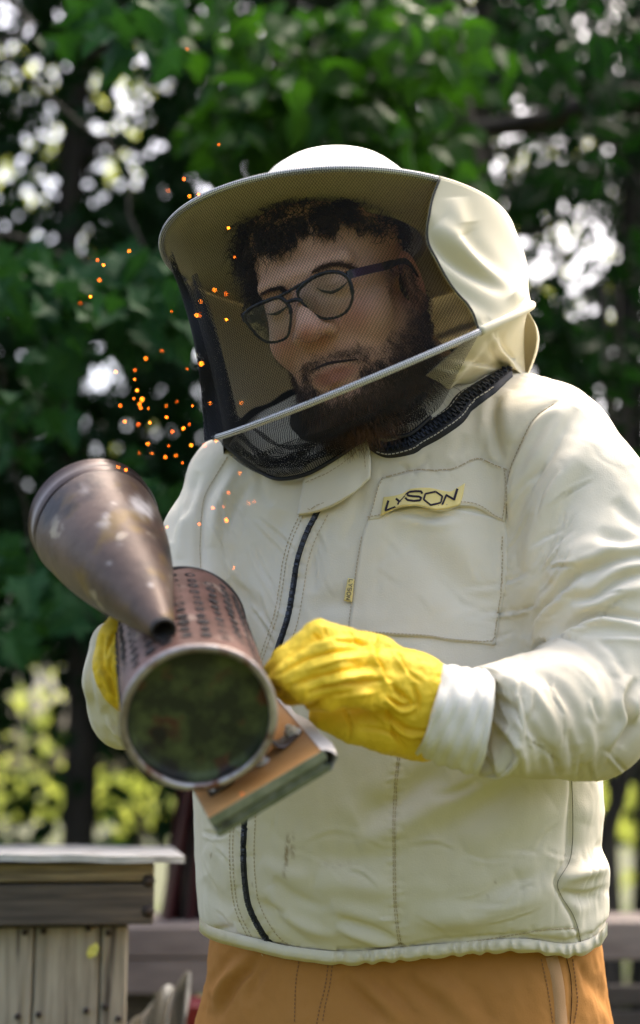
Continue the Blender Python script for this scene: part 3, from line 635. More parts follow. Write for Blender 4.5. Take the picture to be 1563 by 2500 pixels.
# ---- jacket body: lofted torso plus two sleeves, one continuous surface
ROW = np.array([  # py, left px, right px, centre depth, half depth
    (880, 880, 1150, 1.615, .05), (940, 800, 1225, 1.60, .075), (1000, 690, 1300, 1.60, .095), (1060, 590, 1345, 1.60, .112), (1120, 548, 1365, 1.60, .124), (1200, 520, 1380, 1.60, .136),
    (1400, 500, 1400, 1.595, .150), (1600, 488, 1425, 1.585, .160), (1800, 470, 1452, 1.58, .170), (1860, 467, 1467, 1.58, .172), (1985, 473, 1477, 1.58, .178), (2062, 476, 1468, 1.58, .178),
    (2125, 479, 1487, 1.58, .180), (2170, 481, 1485, 1.58, .180), (2240, 487, 1488, 1.585, .176), (2275, 491, 1488, 1.585, .172), (2300, 505, 1478, 1.585, .165), (2330, 530, 1462, 1.585, .158), (2420, 560, 1440, 1.585, .15)])
HEM = np.array([(480, 2262), (500, 2283), (540, 2300), (635, 2323), (709, 2340), (832, 2353), (960, 2345), (1080, 2334), (1266, 2321), (1382, 2334), (1451, 2316), (1490, 2273)])
def torso(P, grow=0.0, nexp=2.35, skew=-.16):
    px, py = proj(P); D = P[..., 2]; L = np.interp(py, ROW[:, 0], ROW[:, 1]); R = np.interp(py, ROW[:, 0], ROW[:, 2])
    dc = np.interp(py, ROW[:, 0], ROW[:, 3]); b = np.interp(py, ROW[:, 0], ROW[:, 4]) + grow
    cx = (L + R) / 2; a = (R - L) / 2 * D / FPX + grow; dx = (px - cx) * D / FPX; dd = D - (dc + skew * dx)
    d = ((np.abs(dx / a) ** nexp + np.abs(dd / b) ** nexp) ** (1 / nexp) - 1) * np.minimum(a, b)
    top = (880 - py) * D / FPX
    return np.maximum(d, top)
RS = [(PC(1335, 1118, 1.52), .078), (PC(1405, 1245, 1.49), .080), (PC(1452, 1420, 1.46), .088), (PC(1512, 1630, 1.42), .084)]
RF = [(PC(1512, 1630, 1.42), .084), (PC(1425, 1730, 1.37), .066), (PC(1310, 1748, 1.33), .057), (PC(1185, 1762, 1.295), .0505)]
LS = [(PC(585, 1200, 1.62), .062), (PC(520, 1330, 1.58), .056), (PC(455, 1540, 1.52), .060)]
LF = [(PC(455, 1540, 1.52), .060), (PC(375, 1660, 1.44), .054), (PC(318, 1722, 1.37), .041), (PC(280, 1655, 1.345), .029), (PC(276, 1575, 1.35), .024)]
MOUTH = PC(1178, 1763, 1.293).astype(np.float32); MT = nrm(PC(1300, 1750, 1.33) - PC(1178, 1763, 1.293)).astype(np.float32)
def jacket_sdf(P):
    px, py = proj(P); D = P[..., 2]
    d = torso(P)
    hem = (py - np.interp(px, HEM[:, 0], HEM[:, 1])) * D / FPX
    d = smax(d, hem, .02)
    sh = smin(rcone(P, PC(1000, 990, 1.62), PC(1320, 1075, 1.575), .070, .068), rcone(P, PC(900, 1040, 1.62), PC(580, 1175, 1.63), .06, .052), .01)
    d = smin(d, sh, .035)
    r = smin(chain(P, RS, .02), d, .022)
    arm = smax(chain(P, RF, .012), -((P - MOUTH) @ MT), .004); r = smin(r, arm, .008) 
    l = chain(P, LS, .02); r = smin(r, l, .018); r = smin(r, chain(P, LF, .012), .008)
    # cut the sleeve mouths
    return r
JV, JF = nets(jacket_sdf, (-.36, -.56, 1.22), (.50, .17, 1.86), .0052)
JV, JF = subdiv(JV, JF, 1)
JN = normals(JV, JF); jx, jy = proj(JV)
facing = np.clip(-(JN * nrm(JV)).sum(1) * 2.2 + .25, 0, 1)
_jv = JV.astype(np.float32); fore = (chain(_jv, RF, .012) < .004) & (JV[:, 2] < 1.47) & ((jx < 1300) | (jy > 1560)); tor_ = torso(_jv)
lfore = (chain(_jv, LF, .012) < .004)
body = ~fore & ~lfore
S_BODY = [
 # shoulder and chest (from the close view of the upper right)
 ('f', 9, .0050, z4([(935, 700), (934, 520), (950, 420), (1010, 280), (1060, 200), (1150, 140)])),
 ('f', 13, .0042, z4([(1240, 170), (1120, 380), (1010, 560), (960, 720)])), ('r', 30, .0060, z4([(1330, 260), (1200, 430), (1090, 650), (1010, 860)])),
 ('v', 24, .0042, z4([(1280, 420), (1190, 600), (1110, 760), (1050, 930)])), ('v', 15, .0028, z4([(1050, 620), (1000, 760), (985, 940)])),
 ('f', 12, .0035, z4([(895, 120), (880, 220), (900, 330), (930, 400)])), ('r', 22, .0035, z4([(960, 90), (940, 200), (960, 320)])), ('v', 10, .0016, z4([(840, 230), (850, 300), (840, 370)])),
 ('v', 12, .0016, z4([(760, 280), (740, 340), (700, 380)])), ('v', 9, .0016, z4([(610, 370), (560, 420), (500, 440)])), ('v', 9, .0012, z4([(480, 400), (520, 440)])),
 ('v', 16, .0022, z4([(330, 250 + 200), (300, 620), (240, 760)])),
 ('v', 46, .0040, z4([(420, 700), (560, 760), (700, 900), (760, 1040)])), ('r', 50, .0038, z4([(600, 660), (760, 780), (880, 960)])),
 ('f', 9, .0032, z4([(470, 610), (560, 625), (650, 640), (740, 625)])),
 ('v', 22, .0030, z4([(180, 640), (120, 800), (110, 960)])), ('v', 26, .0026, z4([(100, 1050), (200, 1000), (330, 1010)])),
 # elbow of the sleeve
 ('f', -9, .0065, z4([(1245, 870), (1180, 940), (1100, 1010), (1050, 1080), (1035, 1160)])), ('v', 14, .0050, z4([(1120, 880), (1060, 960), (1020, 1060), (1010, 1150)])),
 ('f', 13, .0070, z4([(1560, 800), (1420, 815), (1330, 850), (1240, 880), (1160, 950)])), ('f', 12, .0060, z4([(1560, 870), (1430, 900), (1320, 975), (1210, 990)])),
 ('r', 18, .0060, z4([(1560, 930), (1420, 960), (1320, 1010), (1220, 1030)])), ('f', -10, .0080, z4([(1560, 1080), (1440, 1055), (1330, 1050), (1230, 1090), (1110, 1190)])),
 ('v', 16, .0040, z4([(1400, 560), (1480, 640), (1540, 700)])), ('v', 18, .0038, z4([(1330, 700), (1420, 740), (1530, 740)])),
 ('r', 22, .0040, z4([(1180, 820), (1300, 760), (1420, 770)])),
 # right chest of the wearer
 ('v', 15, .0060, z2([(905, 30), (850, 120), (800, 220), (785, 400), (790, 560)])), ('r', 15, .0045, z2([(960, 60), (900, 160), (850, 260), (830, 420)])), ('v', 12, .0035, z2([(1010, 120), (930, 250), (890, 400)])),
 ('v', 10, .0045, z2([(770, 90), (735, 190), (700, 300)])), ('r', 14, .0035, z2([(730, 250), (700, 340), (690, 470)])), ('v', 10, .0035, z2([(690, 180), (665, 290), (655, 400)])),
 ('v', 16, .0028, z2([(1060, 60), (1040, 160), (1100, 240)])), ('v', 30, .0040, z2([(1130, 260), (1110, 420), (1140, 600), (1120, 700)])), ('r', 30, .0030, z2([(1000, 300), (980, 500), (1040, 700)])), ('r', 14, .0025, z2([(1230, 320), (1200, 420), (1190, 560)])),
 ('v', 20, .0030, z2([(900, 560), (960, 620), (1060, 700)])),
 # belly and hem
 ('v', 34, .0062, z6([(620, 70), (500, 120), (380, 210), (210, 290)])), ('r', 34, .0046, z6([(760, 120), (560, 230), (380, 330), (200, 400)])), ('v', 32, .0044, z6([(960, 100), (830, 200), (680, 290), (560, 360)])),
 ('r', 38, .0034, z6([(1100, 200), (900, 330), (700, 420)])), ('v', 26, .0034, z6([(1150, 470), (1000, 560), (840, 620), (700, 720)])), ('r', 34, .0050, z6([(1130, 590), (900, 680), (600, 740), (430, 720)])),
 ('f', 11, .0056, z6([(120, 740), (200, 770), (290, 800), (395, 850)])), ('r', 20, .0040, z6([(80, 680), (240, 720), (380, 760)])), ('v', 26, .0036, z6([(440, 790), (620, 830), (900, 800)])),
 ('v', 13, .0045, z6([(1210, 60), (1200, 240), (1192, 420), (1180, 500), (1135, 575), (1170, 660), (1215, 740), (1240, 830)])), ('r', 16, .0060, z6([(1140, 560), (1250, 530), (1370, 500)])), ('v', 18, .0060, z6([(1160, 620), (1270, 650), (1370, 600)])),
 ('v', 14, .0040, z6([(1300, 400), (1340, 420), (1390, 440)])), ('v', 20, .0040, z6([(1280, 830), (1290, 740), (1340, 640)])), ('r', 18, .0030, z6([(1250, 300), (1290, 180), (1300, 60)])),
 ('v', 10, .0030, z6([(950, 890), (1020, 880), (1090, 905)])), ('v', 12, .0030, z6([(780, 40 + 60), (660, 160), (540, 180)])),
 ('v', 12, .0034, z5([(1215, 650), (1290, 760), (1400, 850), (1500, 890)])), ('r', 14, .0034, z5([(1230, 600), (1330, 730), (1460, 800), (1560, 830)])), ('v', 14, .0030, z5([(1260, 560), (1350, 640), (1500, 700)])), ('r', 20, .0026, z5([(1200, 480), (1320, 540), (1440, 560)])),
 ('v', 20, .0030, z5([(940, 560), (1000, 640), (1080, 700)])), ('v', 10, .0030, z5([(945, 815), (1000, 800), (1090, 780)])), ('r', 26, .0030, z5([(960, 400), (1040, 460), (1090, 600)])),
 ('v', 12, .0026, z5([(1150, 640), (1240, 700), (1330, 720)])), ('v', 26, .0026, z6([(0, 440), (150, 470), (340, 440)])), ('r', 30, .0030, z6([(20, 560), (200, 600), (360, 620)])),
]
S_FORE = [
 ('f', 10, .0070, z3([(1420, 170), (1300, 160), (1210, 195), (1120, 260), (1050, 320)])), ('r', 15, .0042, z3([(1540, 250), (1420, 240), (1300, 220), (1180, 250)])),
 ('v', 12, .0038, z3([(1200, 235), (1320, 290), (1400, 380), (1430, 480)])), ('r', 20, .0040, z3([(1130, 320), (1260, 360), (1350, 470), (1370, 600)])), ('v', 16, .0042, z3([(1060, 360), (1180, 420), (1260, 530), (1290, 650)])),
 ('r', 15, .0035, z3([(960, 380), (1080, 440), (1170, 560), (1200, 680)])), ('v', 11, .0042, z3([(930, 470), (1040, 530), (1120, 640), (1140, 770)])), ('r', 10, .0040, z3([(930, 540), (1010, 610), (1060, 700), (1075, 790)])),
 ('v', 9, .0045, z3([(935, 600), (990, 650), (1010, 720), (1015, 790)])), ('r', 8, .0032, z3([(930, 650), (960, 700), (975, 780)])), ('v', 8, .0036, z3([(910, 690), (935, 740), (945, 790)])),
 ('v', 9, .0036, z3([(1130, 640), (1180, 700), (1200, 790)])), ('v', 10, .0036, z3([(1240, 600), (1260, 700), (1260, 780)])), ('r', 12, .0030, z3([(1310, 560), (1330, 660), (1320, 750)])),
 ('f', 9, .0060, z3([(1500, 400), (1465, 480), (1480, 570), (1440, 650), (1400, 700)])), ('v', 12, .0050, z3([(1540, 520), (1490, 600), (1440, 670)])), ('r', 12, .0040, z3([(1540, 440), (1500, 500), (1510, 590)])),
 ('v', 10, .0030, z3([(760, 400), (830, 380), (900, 400), (960, 440)])), ('r', 8, .0026, z3([(800, 420), (870, 420), (930, 470)])), ('v', 7, .0026, z3([(790, 440), (850, 445), (905, 490)])),
 ('v', 14, .0030, z3([(1000, 330), (1100, 320), (1220, 330)])), ('v', 10, .0026, z3([(1340, 240), (1420, 310), (1470, 400)])),
]
S_LF = [('v', 8, .0030, z2([(330, 840), (300, 960), (310, 1100), (350, 1200)])), ('r', 8, .003, z2([(310, 860), (280, 980), (290, 1100), (330, 1220)])), ('v', 9, .004, z2([(430, 1290), (380, 1230), (350, 1130)])),
        ('v', 8, .003, z2([(450, 1240), (400, 1180), (370, 1110)])), ('r', 9, .003, z2([(440, 1260), (390, 1210), (360, 1160)]))]
_rc = np.random.default_rng(66)
def crisp(n, x0, x1, y0, y1, ang, spread, L0, L1, amp=.0016):
    o_ = []
    for _ in range(n):
        x = _rc.uniform(x0, x1); y = _rc.uniform(y0, y1); a = math.radians(ang + _rc.normal() * spread); l = _rc.uniform(L0, L1); c = _rc.uniform(-.12, .12)
        o_.append(('f', _rc.uniform(2.6, 5) * (1 if _rc.random() < .5 else -1), amp * _rc.uniform(.5, 1.3), [(x, y), (x + math.cos(a) * l / 2 - math.sin(a) * l * c, y + math.sin(a) * l / 2 + math.cos(a) * l * c), (x + math.cos(a) * l, y + math.sin(a) * l)]))
    return o_
S_BODY += crisp(14, 500, 660, 1180, 1500, 75, 22, 60, 150) + crisp(7, 740, 800, 1260, 1400, 80, 20, 50, 100, .0011) + crisp(10, 900, 1180, 1300, 1520, 60, 30, 60, 130, .0010) + crisp(16, 1260, 1500, 1080, 1400, 115, 22, 70, 170) + crisp(22, 1260, 1540, 1380, 1620, 160, 22, 60, 170, .0024) + crisp(12, 620, 1180, 2000, 2260, 10, 18, 60, 160, .0010) + crisp(7, 1180, 1400, 2060, 2260, -20, 20, 60, 140, .0010) + crisp(8, 480, 570, 1950, 2250, 40, 25, 40, 90)
S_FORE += crisp(16, 1200, 1500, 1600, 1860, 70, 24, 50, 130, .0022) + crisp(12, 1180, 1300, 1650, 1860, 62, 18, 40, 90, .0020)
# fold finder strokes: general drape, then named folds, then seam puckers
dz = np.zeros(len(JV)); st = JV * np.array([1.0, .45, 1.0])
q_ = vnoise(JV * np.array([1.0, .6, 1.0]), 15, 14, 2); dz += .0020 * vnoise(st, 7, 3, 3) + .0005 * vnoise(JV, 26, 5, 2) - .0009 * np.exp(-(q_ / .22) ** 2) * np.clip(vnoise(JV, 6, 15, 1), 0, 1)
d1 = strokes(jx, jy, S_BODY); d2 = strokes(jx, jy, S_FORE); d3 = strokes(jx, jy, S_LF)
ZIPUP = [(777, 1246), (745, 1310), (726, 1370), (717, 1430), (705, 1500), (690, 1550), (672, 1602), (655, 1655), (625, 1780), (604, 1900)]
ZIPLO = [(604, 1900), (598, 2003), (595, 2077), (598, 2146), (608, 2210), (635, 2268), (667, 2310), (706, 2338)]
SEAMV = z6([(398, 0), (385, 120), (377, 300), (378, 480), (380, 640), (392, 780), (408, 878)])
SEAMH = z6([(408, 878), (520, 880), (650, 865), (800, 845), (1000, 812), (1140, 795), (1228, 797)])
SIDE = z6([(1193, 60), (1200, 200), (1200, 380), (1185, 480), (1132, 575), (1150, 640), (1205, 730), (1235, 830), (1232, 900)])
pk = np.zeros(len(JV))
pk = pucker(jx, jy, ZIPUP, 17, 22, .0011, 1, pk); pk = pucker(jx, jy, ZIPLO, 19, 26, .0013, 2, pk); pk = pucker(jx, jy, SEAMV, 20, 24, .0013, 3, pk)
pk = pucker(jx, jy, z4([(405, 470), (560, 440), (700, 435), (800, 390), (940, 432)]), 16, 16, .0010, 4, pk, 0)
pk = pucker(jx, jy, z4([(935, 650), (938, 870), (925, 980), (890, 1180)]), 20, 16, .0010, 5, pk, 0)
pk = pucker(jx, jy, SEAMH, 26, 18, .0010, 6, pk)
hemp = [(x, y - 9) for x, y in HEM]; pk = pucker(jx, jy, hemp, 17, 22, .0014, 7, pk)
dz += np.where(body, 1.2 * d1 + pk, 0) * facing + np.where(fore, 1.15 * d2, 0) * facing + np.where(lfore, d3, 0) * facing
# scalloped elastic hem
hd = jy - np.interp(jx, HEM[:, 0], HEM[:, 1]); hw = np.exp(-((hd + 8) / 14) ** 2) * body * (np.abs(hd) < 60)
dz += hw * .0006 * np.sin(jx / 7.5 + 1.6 * np.sin(jx / 31)) - .0030 * np.exp(-((hd + 30) / 8) ** 2) * body * (jx > 820)
# seams pressed into the cloth
seam = strokes(jx, jy, [('v|', 3.2, 1, SEAMV), ('v|', 3.0, 1, SEAMH), ('v|', 3.5, 1.4, SIDE), ('v|', 3.2, 1, z4([(937, 640), (934, 520), (950, 420), (1010, 280), (1060, 200), (1150, 140)]))])
dz += np.where(body, seam * .0014, 0) * facing
JV2 = JV + JN * dz[:, None]
# dirt: streaks near the zip and grime on the forearm
sx, sy = jx, jy
stn = np.clip(strokes(sx, sy, [('r', 5, 1, [(705, 2030), (700, 2080), (697, 2150)]), ('r', 6, .8, [(716, 2025), (714, 2060), (716, 2100)]), ('r', 3, .9, [(616, 2148), (618, 2166)]), ('r', 3, .7, [(523, 2078), (522, 2098)]),
      ('r', 2.2, .9, [(1205, 2145), (1212, 2158)]), ('r', 2.0, .7, [(1190, 2185), (1194, 2198)]), ('r', 4, .35, [(1425, 2182), (1430, 2192)]), ('r', 8, .22, [(770, 2110), (830, 2112), (880, 2105)]), ('r', 2.0, .6, [(1410, 2214), (1414, 2218)])]), 0, 1)
stn *= np.clip(.55 + .9 * vnoise(JV, 160, 9, 2), 0, 1)
grime = np.where(fore, np.clip(.30 + .35 * vnoise(JV, 12, 11, 2), 0, .6), 0) + np.where(body, np.clip(.12 * vnoise(JV, 14, 12, 2), 0, .2), 0)
JOFF = JV2
jk = obj('jacket', JV2, JF, M['jacket'], MAN, attrs={'stain': stn, 'grime': grime})
SJ = Surf(JV2, JF)
fb = fore
def sub_surface(mask):
    keep = mask[JF].all(1); return Surf(JV2, JF[keep])
SB = sub_surface(~fore & ~lfore)       # the trunk of the jacket without the forearms

def put(name, vf, m, parent=jk, **k): return obj(name, vf[0], vf[1], m, parent, **k)
# ---- pocket, flap, collar flap, labels
FT = z4([(405, 470), (480, 455), (560, 440), (640, 438), (700, 435), (750, 415), (800, 390), (850, 392), (890, 410), (940, 432)])
FBm = z4([(345, 650), (400, 638), (440, 612), (485, 593), (560, 589), (640, 610), (700, 600), (740, 588), (800, 592), (850, 615), (890, 640), (931, 656)])
FL = z4([(405, 470), (385, 510), (365, 590), (345, 650)]); FR = z4([(940, 432), (944, 520), (940, 600), (931, 656)])
def flapoff(x, y, u=0, v=0):
    t = np.clip((y - 1165) / 80, 0, 1); b = np.exp(-((x - 1050) / 85) ** 2) + .5 * np.exp(-((x - 980) / 30) ** 2) - .35 * np.exp(-((x - 1092) / 18) ** 2)
    return .0022 + .0085 * t * t * b
PT = z4([(352, 640), (600, 590), (930, 645)])
G = coons(PT, z4([(930, 645), (942, 720), (938, 870), (925, 980), (890, 1181)]), z4([(262, 1128), (440, 1140), (600, 1150), (700, 1166), (800, 1172), (890, 1181)]), z4([(352, 640), (322, 720), (300, 850), (285, 960), (262, 1128)]), 44, 44)
put('chest_pocket', patch(SB, G, lambda x, y, u, v: .0016 + .0006 * math.sin(x / 37 + y / 61)), M['jacket2'])
put('pocket_flap', patch(SB, coons(FT, FR, FBm, FL, 60, 24), flapoff, thick=.0026), M['jacket2'])
CFG = coons(z4([(70, 400), (200, 360), (345, 305)]), z4([(345, 305), (358, 380), (357, 470)]), z4([(50, 626), (110, 618), (200, 588), (290, 530), (357, 470)]), z4([(70, 400), (76, 480), (60, 570), (50, 626)]), 26, 26)
put('collar_flap', patch(SB, CFG, lambda x, y, u, v: .0075 + .003 * math.sin(u * 3) + .004 * v * u, thick=.003), M['jacket2'])
LG = coons(z4([(415, 550), (450, 547), (490, 538), (530, 518), (600, 512), (690, 528), (715, 520), (760, 492)]), z4([(760, 492), (752, 540), (738, 585)]), z4([(402, 630), (440, 612), (485, 590), (560, 586), (640, 604), (700, 594), (738, 582)]), z4([(415, 550), (402, 630)]), 40, 12)
lab = put('name_patch', patch(SB, LG, lambda x, y, u, v: flapoff(x, y) + .0026, thick=.0014), M['yellowlabel'])
def inkline(S, paths, wpx, offf, name='lettering', parent=jk):
    V = []; F = []
    for p, w_ in paths:
        P = resamp(np.array(p, float), step=2.0); T = nrm(np.gradient(P, axis=0)); k = len(V)
        for i in range(len(P)):
            nn = np.array([-T[i][1], T[i][0]]) * w_ / 2
            for s in (-1, 1):
                h, no = S.hit(*(P[i] + nn * s)); V.append(h + nrm(no * .35 + np.array([0, 0, -.65])) * offf(*P[i]))
        F += [(k + 2 * i, k + 2 * i + 1, k + 2 * i + 3, k + 2 * i + 2) for i in range(len(P) - 1)]
    return obj(name, np.array(V), F, M['ink'], parent, smooth=False)
LT = []
def lt(p, w_=4.2): LT.append((zl(p), w_ * 1.3))
lt([(372, 395), (332, 532)]); lt([(326, 532), (460, 484)], 3.0); lt([(468, 368), (512, 408)], 4.0); lt([(628, 284), (512, 412)], 2.4); lt([(512, 408), (492, 452)], 3)
lt([(810, 308), (795, 278), (720, 276), (650, 286), (622, 310), (630, 336), (690, 342), (770, 346), (796, 362), (780, 396), (700, 404), (620, 394), (598, 366)], 3.8)
lt([(985, 280), (1074, 342), (1052, 428), (918, 464), (828, 384), (852, 310), (985, 280)], 3.4)
lt([(1074, 458), (1128, 322)], 3.6); lt([(1120, 322), (1232, 388)], 3.8); lt([(1224, 394), (1272, 242)], 4.4)
inkline(SB, LT, 4, lambda x, y: flapoff(x, y) + .0034)
TG = coons(z4([(262, 895), (290, 900)]), z4([(290, 900), (280, 997)]), z4([(245, 992), (280, 997)]), z4([(262, 895), (245, 992)]), 6, 14)
put('side_label', patch(SB, TG, lambda x, y, u, v: .0045 - .001 * u, thick=.0008), M['yellowlabel'])
# the same word down the little label, read with the head tilted right
tg0 = np.array(z4([(278, 899)])[0]); ax = np.array(z4([(263, 992)])[0]) - tg0; la = ax / np.linalg.norm(ax); lb = np.array([-la[1], la[0]]); TL = np.linalg.norm(ax)
def tl(pts, w_=1.6): SLT.append(([tuple(tg0 + la * TL * (.04 + a * .92) - lb * (b - .5) * 9.5) for a, b in pts], w_))
SLT = []
tl([(0, 1), (0, 0), (.15, 0)]); tl([(.19, 1), (.27, .5), (.35, 1)]); tl([(.27, .5), (.27, 0)]); tl([(.54, .95), (.41, .95), (.41, .52), (.54, .48), (.54, .05), (.41, .05)])
tl([(.6, .5), (.65, 1), (.74, 1), (.79, .5), (.74, 0), (.65, 0), (.6, .5)]); tl([(.84, 0), (.84, 1), (.99, 0), (.99, 1)])
inkline(SB, SLT, 2, lambda x, y: .0056)
# ---- front zip
for ZP in (ZIPUP, ZIPLO):
    put('zip_tape', strip(SB, ZP, 17, .0016, step=6, nv=5), M['zip'])
    mb = MB(); P = resamp(crom(ZP, 200), step=4.2)
    for i in range(len(P) - 1):
        a, n1 = SB.hit(*P[i]); b, _ = SB.hit(*P[i + 1]); d = nrm(b - a); s_ = nrm(np.cross(d, n1)); mb.box((a + b) / 2 + n1 * .0022, [d, s_, n1], [.0007, .0022, .0007])
    mb.build('zip_teeth', M['ziptooth'], jk, smooth=False, kind='stuff')
def offset_px(pts, d):
    P = crom(pts, 60); T = nrm(np.gradient(P, axis=0)); return [tuple(p + np.array([-t[1], t[0]]) * d) for p, t in zip(P, T)]
mb = MB()
for ZP in (ZIPUP, ZIPLO):
    for d in (-26, 26, 34): stitches(SB, offset_px(ZP, d), 6, 4, .00035, .0006, mb=mb)
for d in (-3, 3): stitches(SB, offset_px(SEAMV, d), 7, 3, .00035, .0004, mb=mb)
stitches(SB, offset_px(SEAMH, -4), 7, 3, .00035, .0006, mb=mb)
stitches(SB, FT, 8, 2, .0006, .0008, mb=mb, offf=lambda x, y, u, v: flapoff(x, y) + .0004)
stitches(SB, [(x, y - 6) for x, y in FBm], 6, 3, .0004, .0008, mb=mb, offf=lambda x, y, u, v: flapoff(x, y) + .0004)
stitches(SB, offset_px(FL, -4), 6, 3, .0004, .003, mb=mb); stitches(SB, offset_px(FR, 5), 6, 3, .0004, .003, mb=mb)
stitches(SB, z4([(322, 720), (300, 850), (285, 960), (264, 1128)]), 6, 3, .00035, .0024, mb=mb); stitches(SB, z4([(925, 720), (925, 870), (912, 980), (880, 1172)]), 6, 3, .0005, .0026, mb=mb)
stitches(SB, z4([(270, 1120), (440, 1133), (600, 1143), (700, 1158), (880, 1172)]), 6, 3, .0005, .0026, mb=mb)
stitches(SB, z4([(330, 340), (340, 400), (338, 462), (280, 520), (195, 575), (100, 606)]), 7, 3, .0004, .0105, mb=mb); stitches(SB, z4([(100, 500), (170, 470), (250, 420), (325, 360)]), 7, 3, .0004, .0105, mb=mb)
stitches(SB, z4([(944, 640), (942, 520), (958, 424), (1018, 284), (1066, 206), (1150, 148)]), 7, 3, .0004, .0006, mb=mb)
stitches(SB, offset_px(z2([(905, 30), (850, 120), (800, 220), (785, 400), (790, 540)]), 3), 7, 3, .00035, .0006, mb=mb)
mb.build('stitching', M['thread'], jk, smooth=False, kind='stuff')
put('side_seam', strip(SB, SIDE, 3.2, .0009, step=6, nv=3), mat('dark_seam_thread', (.20, .17, .12), .9))  # thin darker strip along the side seam
# ---- bar tacks and sleeve hem
# ================================================================== trousers, legs, boots
TROW = np.array([(2230, 530, 1450, .120), (2290, 512, 1464, .126), (2340, 505, 1474, .134), (2400, 500, 1482, .144), (2500, 492, 1494, .156), (2640, 480, 1505, .172), (2900, 470, 1510, .17)])
DN = np.array([0, -cs, -sn])      # straight down in camera space
def trousers_sdf(P):
    px, py = proj(P); D = P[..., 2]; L = np.interp(py, TROW[:, 0], TROW[:, 1]); R = np.interp(py, TROW[:, 0], TROW[:, 2]); b = np.interp(py, TROW[:, 0], TROW[:, 3])
    cx = (L + R) / 2; a = (R - L) / 2 * D / FPX; dx = (px - cx) * D / FPX; dd = D - (1.585 - .1 * dx); n = 2.3
    d = ((np.abs(dx / a) ** n + np.abs(dd / b) ** n) ** (1 / n) - 1) * np.minimum(a, b)
    return np.maximum(np.maximum(d, (2230 - py) * D / FPX), (py - 2700) * D / FPX)
hipc = PC(985, 2600, 1.6)
def legs_sdf(P):
    d = trousers_sdf(P)
    for s in (-1, 1):
        h = hipc + np.array([s * .115, 0, 0]); k = h + DN * .32 + np.array([s * .01, 0, -.02]); f = h + DN * .66 + np.array([s * .02, 0, .02])
        d = smin(d, chain(P, [(h, .115), (k, .082), (f, .072)], .02), .03)
    return d
bot = hipc + DN * .78
TV, TF = nets(legs_sdf, (-.32, bot[1] - .1, 1.2), (.45, -.4, 1.85), .0075)
TV, TF = subdiv(TV, TF, 1); TN = normals(TV, TF); tx, ty = proj(TV); tf = np.clip(-(TN * nrm(TV)).sum(1) * 2.2 + .25, 0, 1)
S_TR = [('v', 16, .0050, z6([(130, 1010), (250, 1130), (330, 1228)])), ('r', 18, .0045, z6([(190, 1000), (320, 1120), (430, 1228)])), ('v', 16, .0045, z6([(280, 1000), (420, 1130), (500, 1230)])), ('v', 18, .0040, z6([(400, 1000), (560, 1130), (640, 1228)])),
        ('r', 20, .0036, z6([(460, 980), (620, 1090), (740, 1220)])), ('v', 16, .0030, z6([(620, 960), (760, 1100), (830, 1228)])), ('v', 10, .0040, z6([(1165, 915), (1190, 1000), (1195, 1100), (1185, 1230)])), ('v', 9, .0030, z6([(1225, 930), (1260, 1000), (1270, 1100)])),
        ('f', 10, .0060, z5([(1200, 905), (1160, 970), (1080, 1060), (1010, 1200)])), ('v', 14, .0045, z5([(1090, 890), (1040, 960), (960, 1060)])), ('v', 12, .0040, z5([(1240, 930), (1180, 1040), (1150, 1150)])), ('r', 16, .0045, z5([(1130, 930), (1060, 1010), (980, 1120)])),
        ('v', 14, .0035, z6([(1240, 960), (1300, 1040), (1360, 1150)])), ('v', 8, .0030, z6([(1330, 1000), (1350, 1100), (1375, 1200)]))]
tz = .0022 * vnoise(TV * np.array([1, .6, 1]), 9, 21, 3) + strokes(tx, ty, S_TR) * tf + .0006 * vnoise(TV, 40, 22, 2)
TV = TV + TN * tz[:, None]
tr = obj('trousers', TV, TF, M['trousers'], MAN); ST_ = Surf(TV, TF)
put('fabric_tape', strip(ST_, z6([(1103, 915), (1125, 1000), (1140, 1100), (1148, 1232), (1150, 1330)]), 36, .0022, nv=5), M['webbing'], tr)
mb = MB()
for p in ([(1055, 930), (1080, 1040), (1100, 1160), (1110, 1232)], [(1200, 930), (1215, 1040), (1222, 1130), (1205, 1232)], [(75, 940), (60, 1050), (35, 1150), (20, 1230)], [(95, 940), (80, 1050), (58, 1150), (45, 1230)]): stitches(ST_, z6(p), 6, 4, .0005, .0005, mb=mb)
stitches(ST_, z5([(1380, 940), (1365, 1050), (1360, 1228)]), 6, 4, .0005, .0005, mb=mb)
mb.build('stitching', mat('brown_thread', (.24, .115, .04), .8), tr, smooth=False, kind='stuff')
put('side_seam', strip(ST_, z6([(1170, 915), (1190, 1000), (1197, 1100), (1190, 1235)]), 4, .0010, nv=3), mat('dark_seam', (.10, .045, .015), .9), tr)
mb = MB(); 
for s in (-1, 1):
    f = C2W(hipc + np.array([s * .115 + s * .02, 0, .02]) + DN * .66); mbm = []
    P = np.array([[f[0], f[1] + .10, .055], [f[0], f[1] + .02, .062], [f[0] + s * .01, f[1] - .10, .048], [f[0] + s * .015, f[1] - .17, .036]])
    b_ = MB().tube(crom(P, 12), np.interp(np.linspace(0, 1, 12), [0, .3, .8, 1], [.035, .055, .045, .028]), 14); b_.tube(np.array([[f[0], f[1] + .03, .05], [f[0], f[1] + .02, .30]]), .055, 14)
    V = np.vstack(b_.V); V[:, 2] = np.maximum(V[:, 2], 0.004); obj('boot', V, b_.F, mat('rubber_boot', (.02, .022, .018), .5), MAN, cam=False)

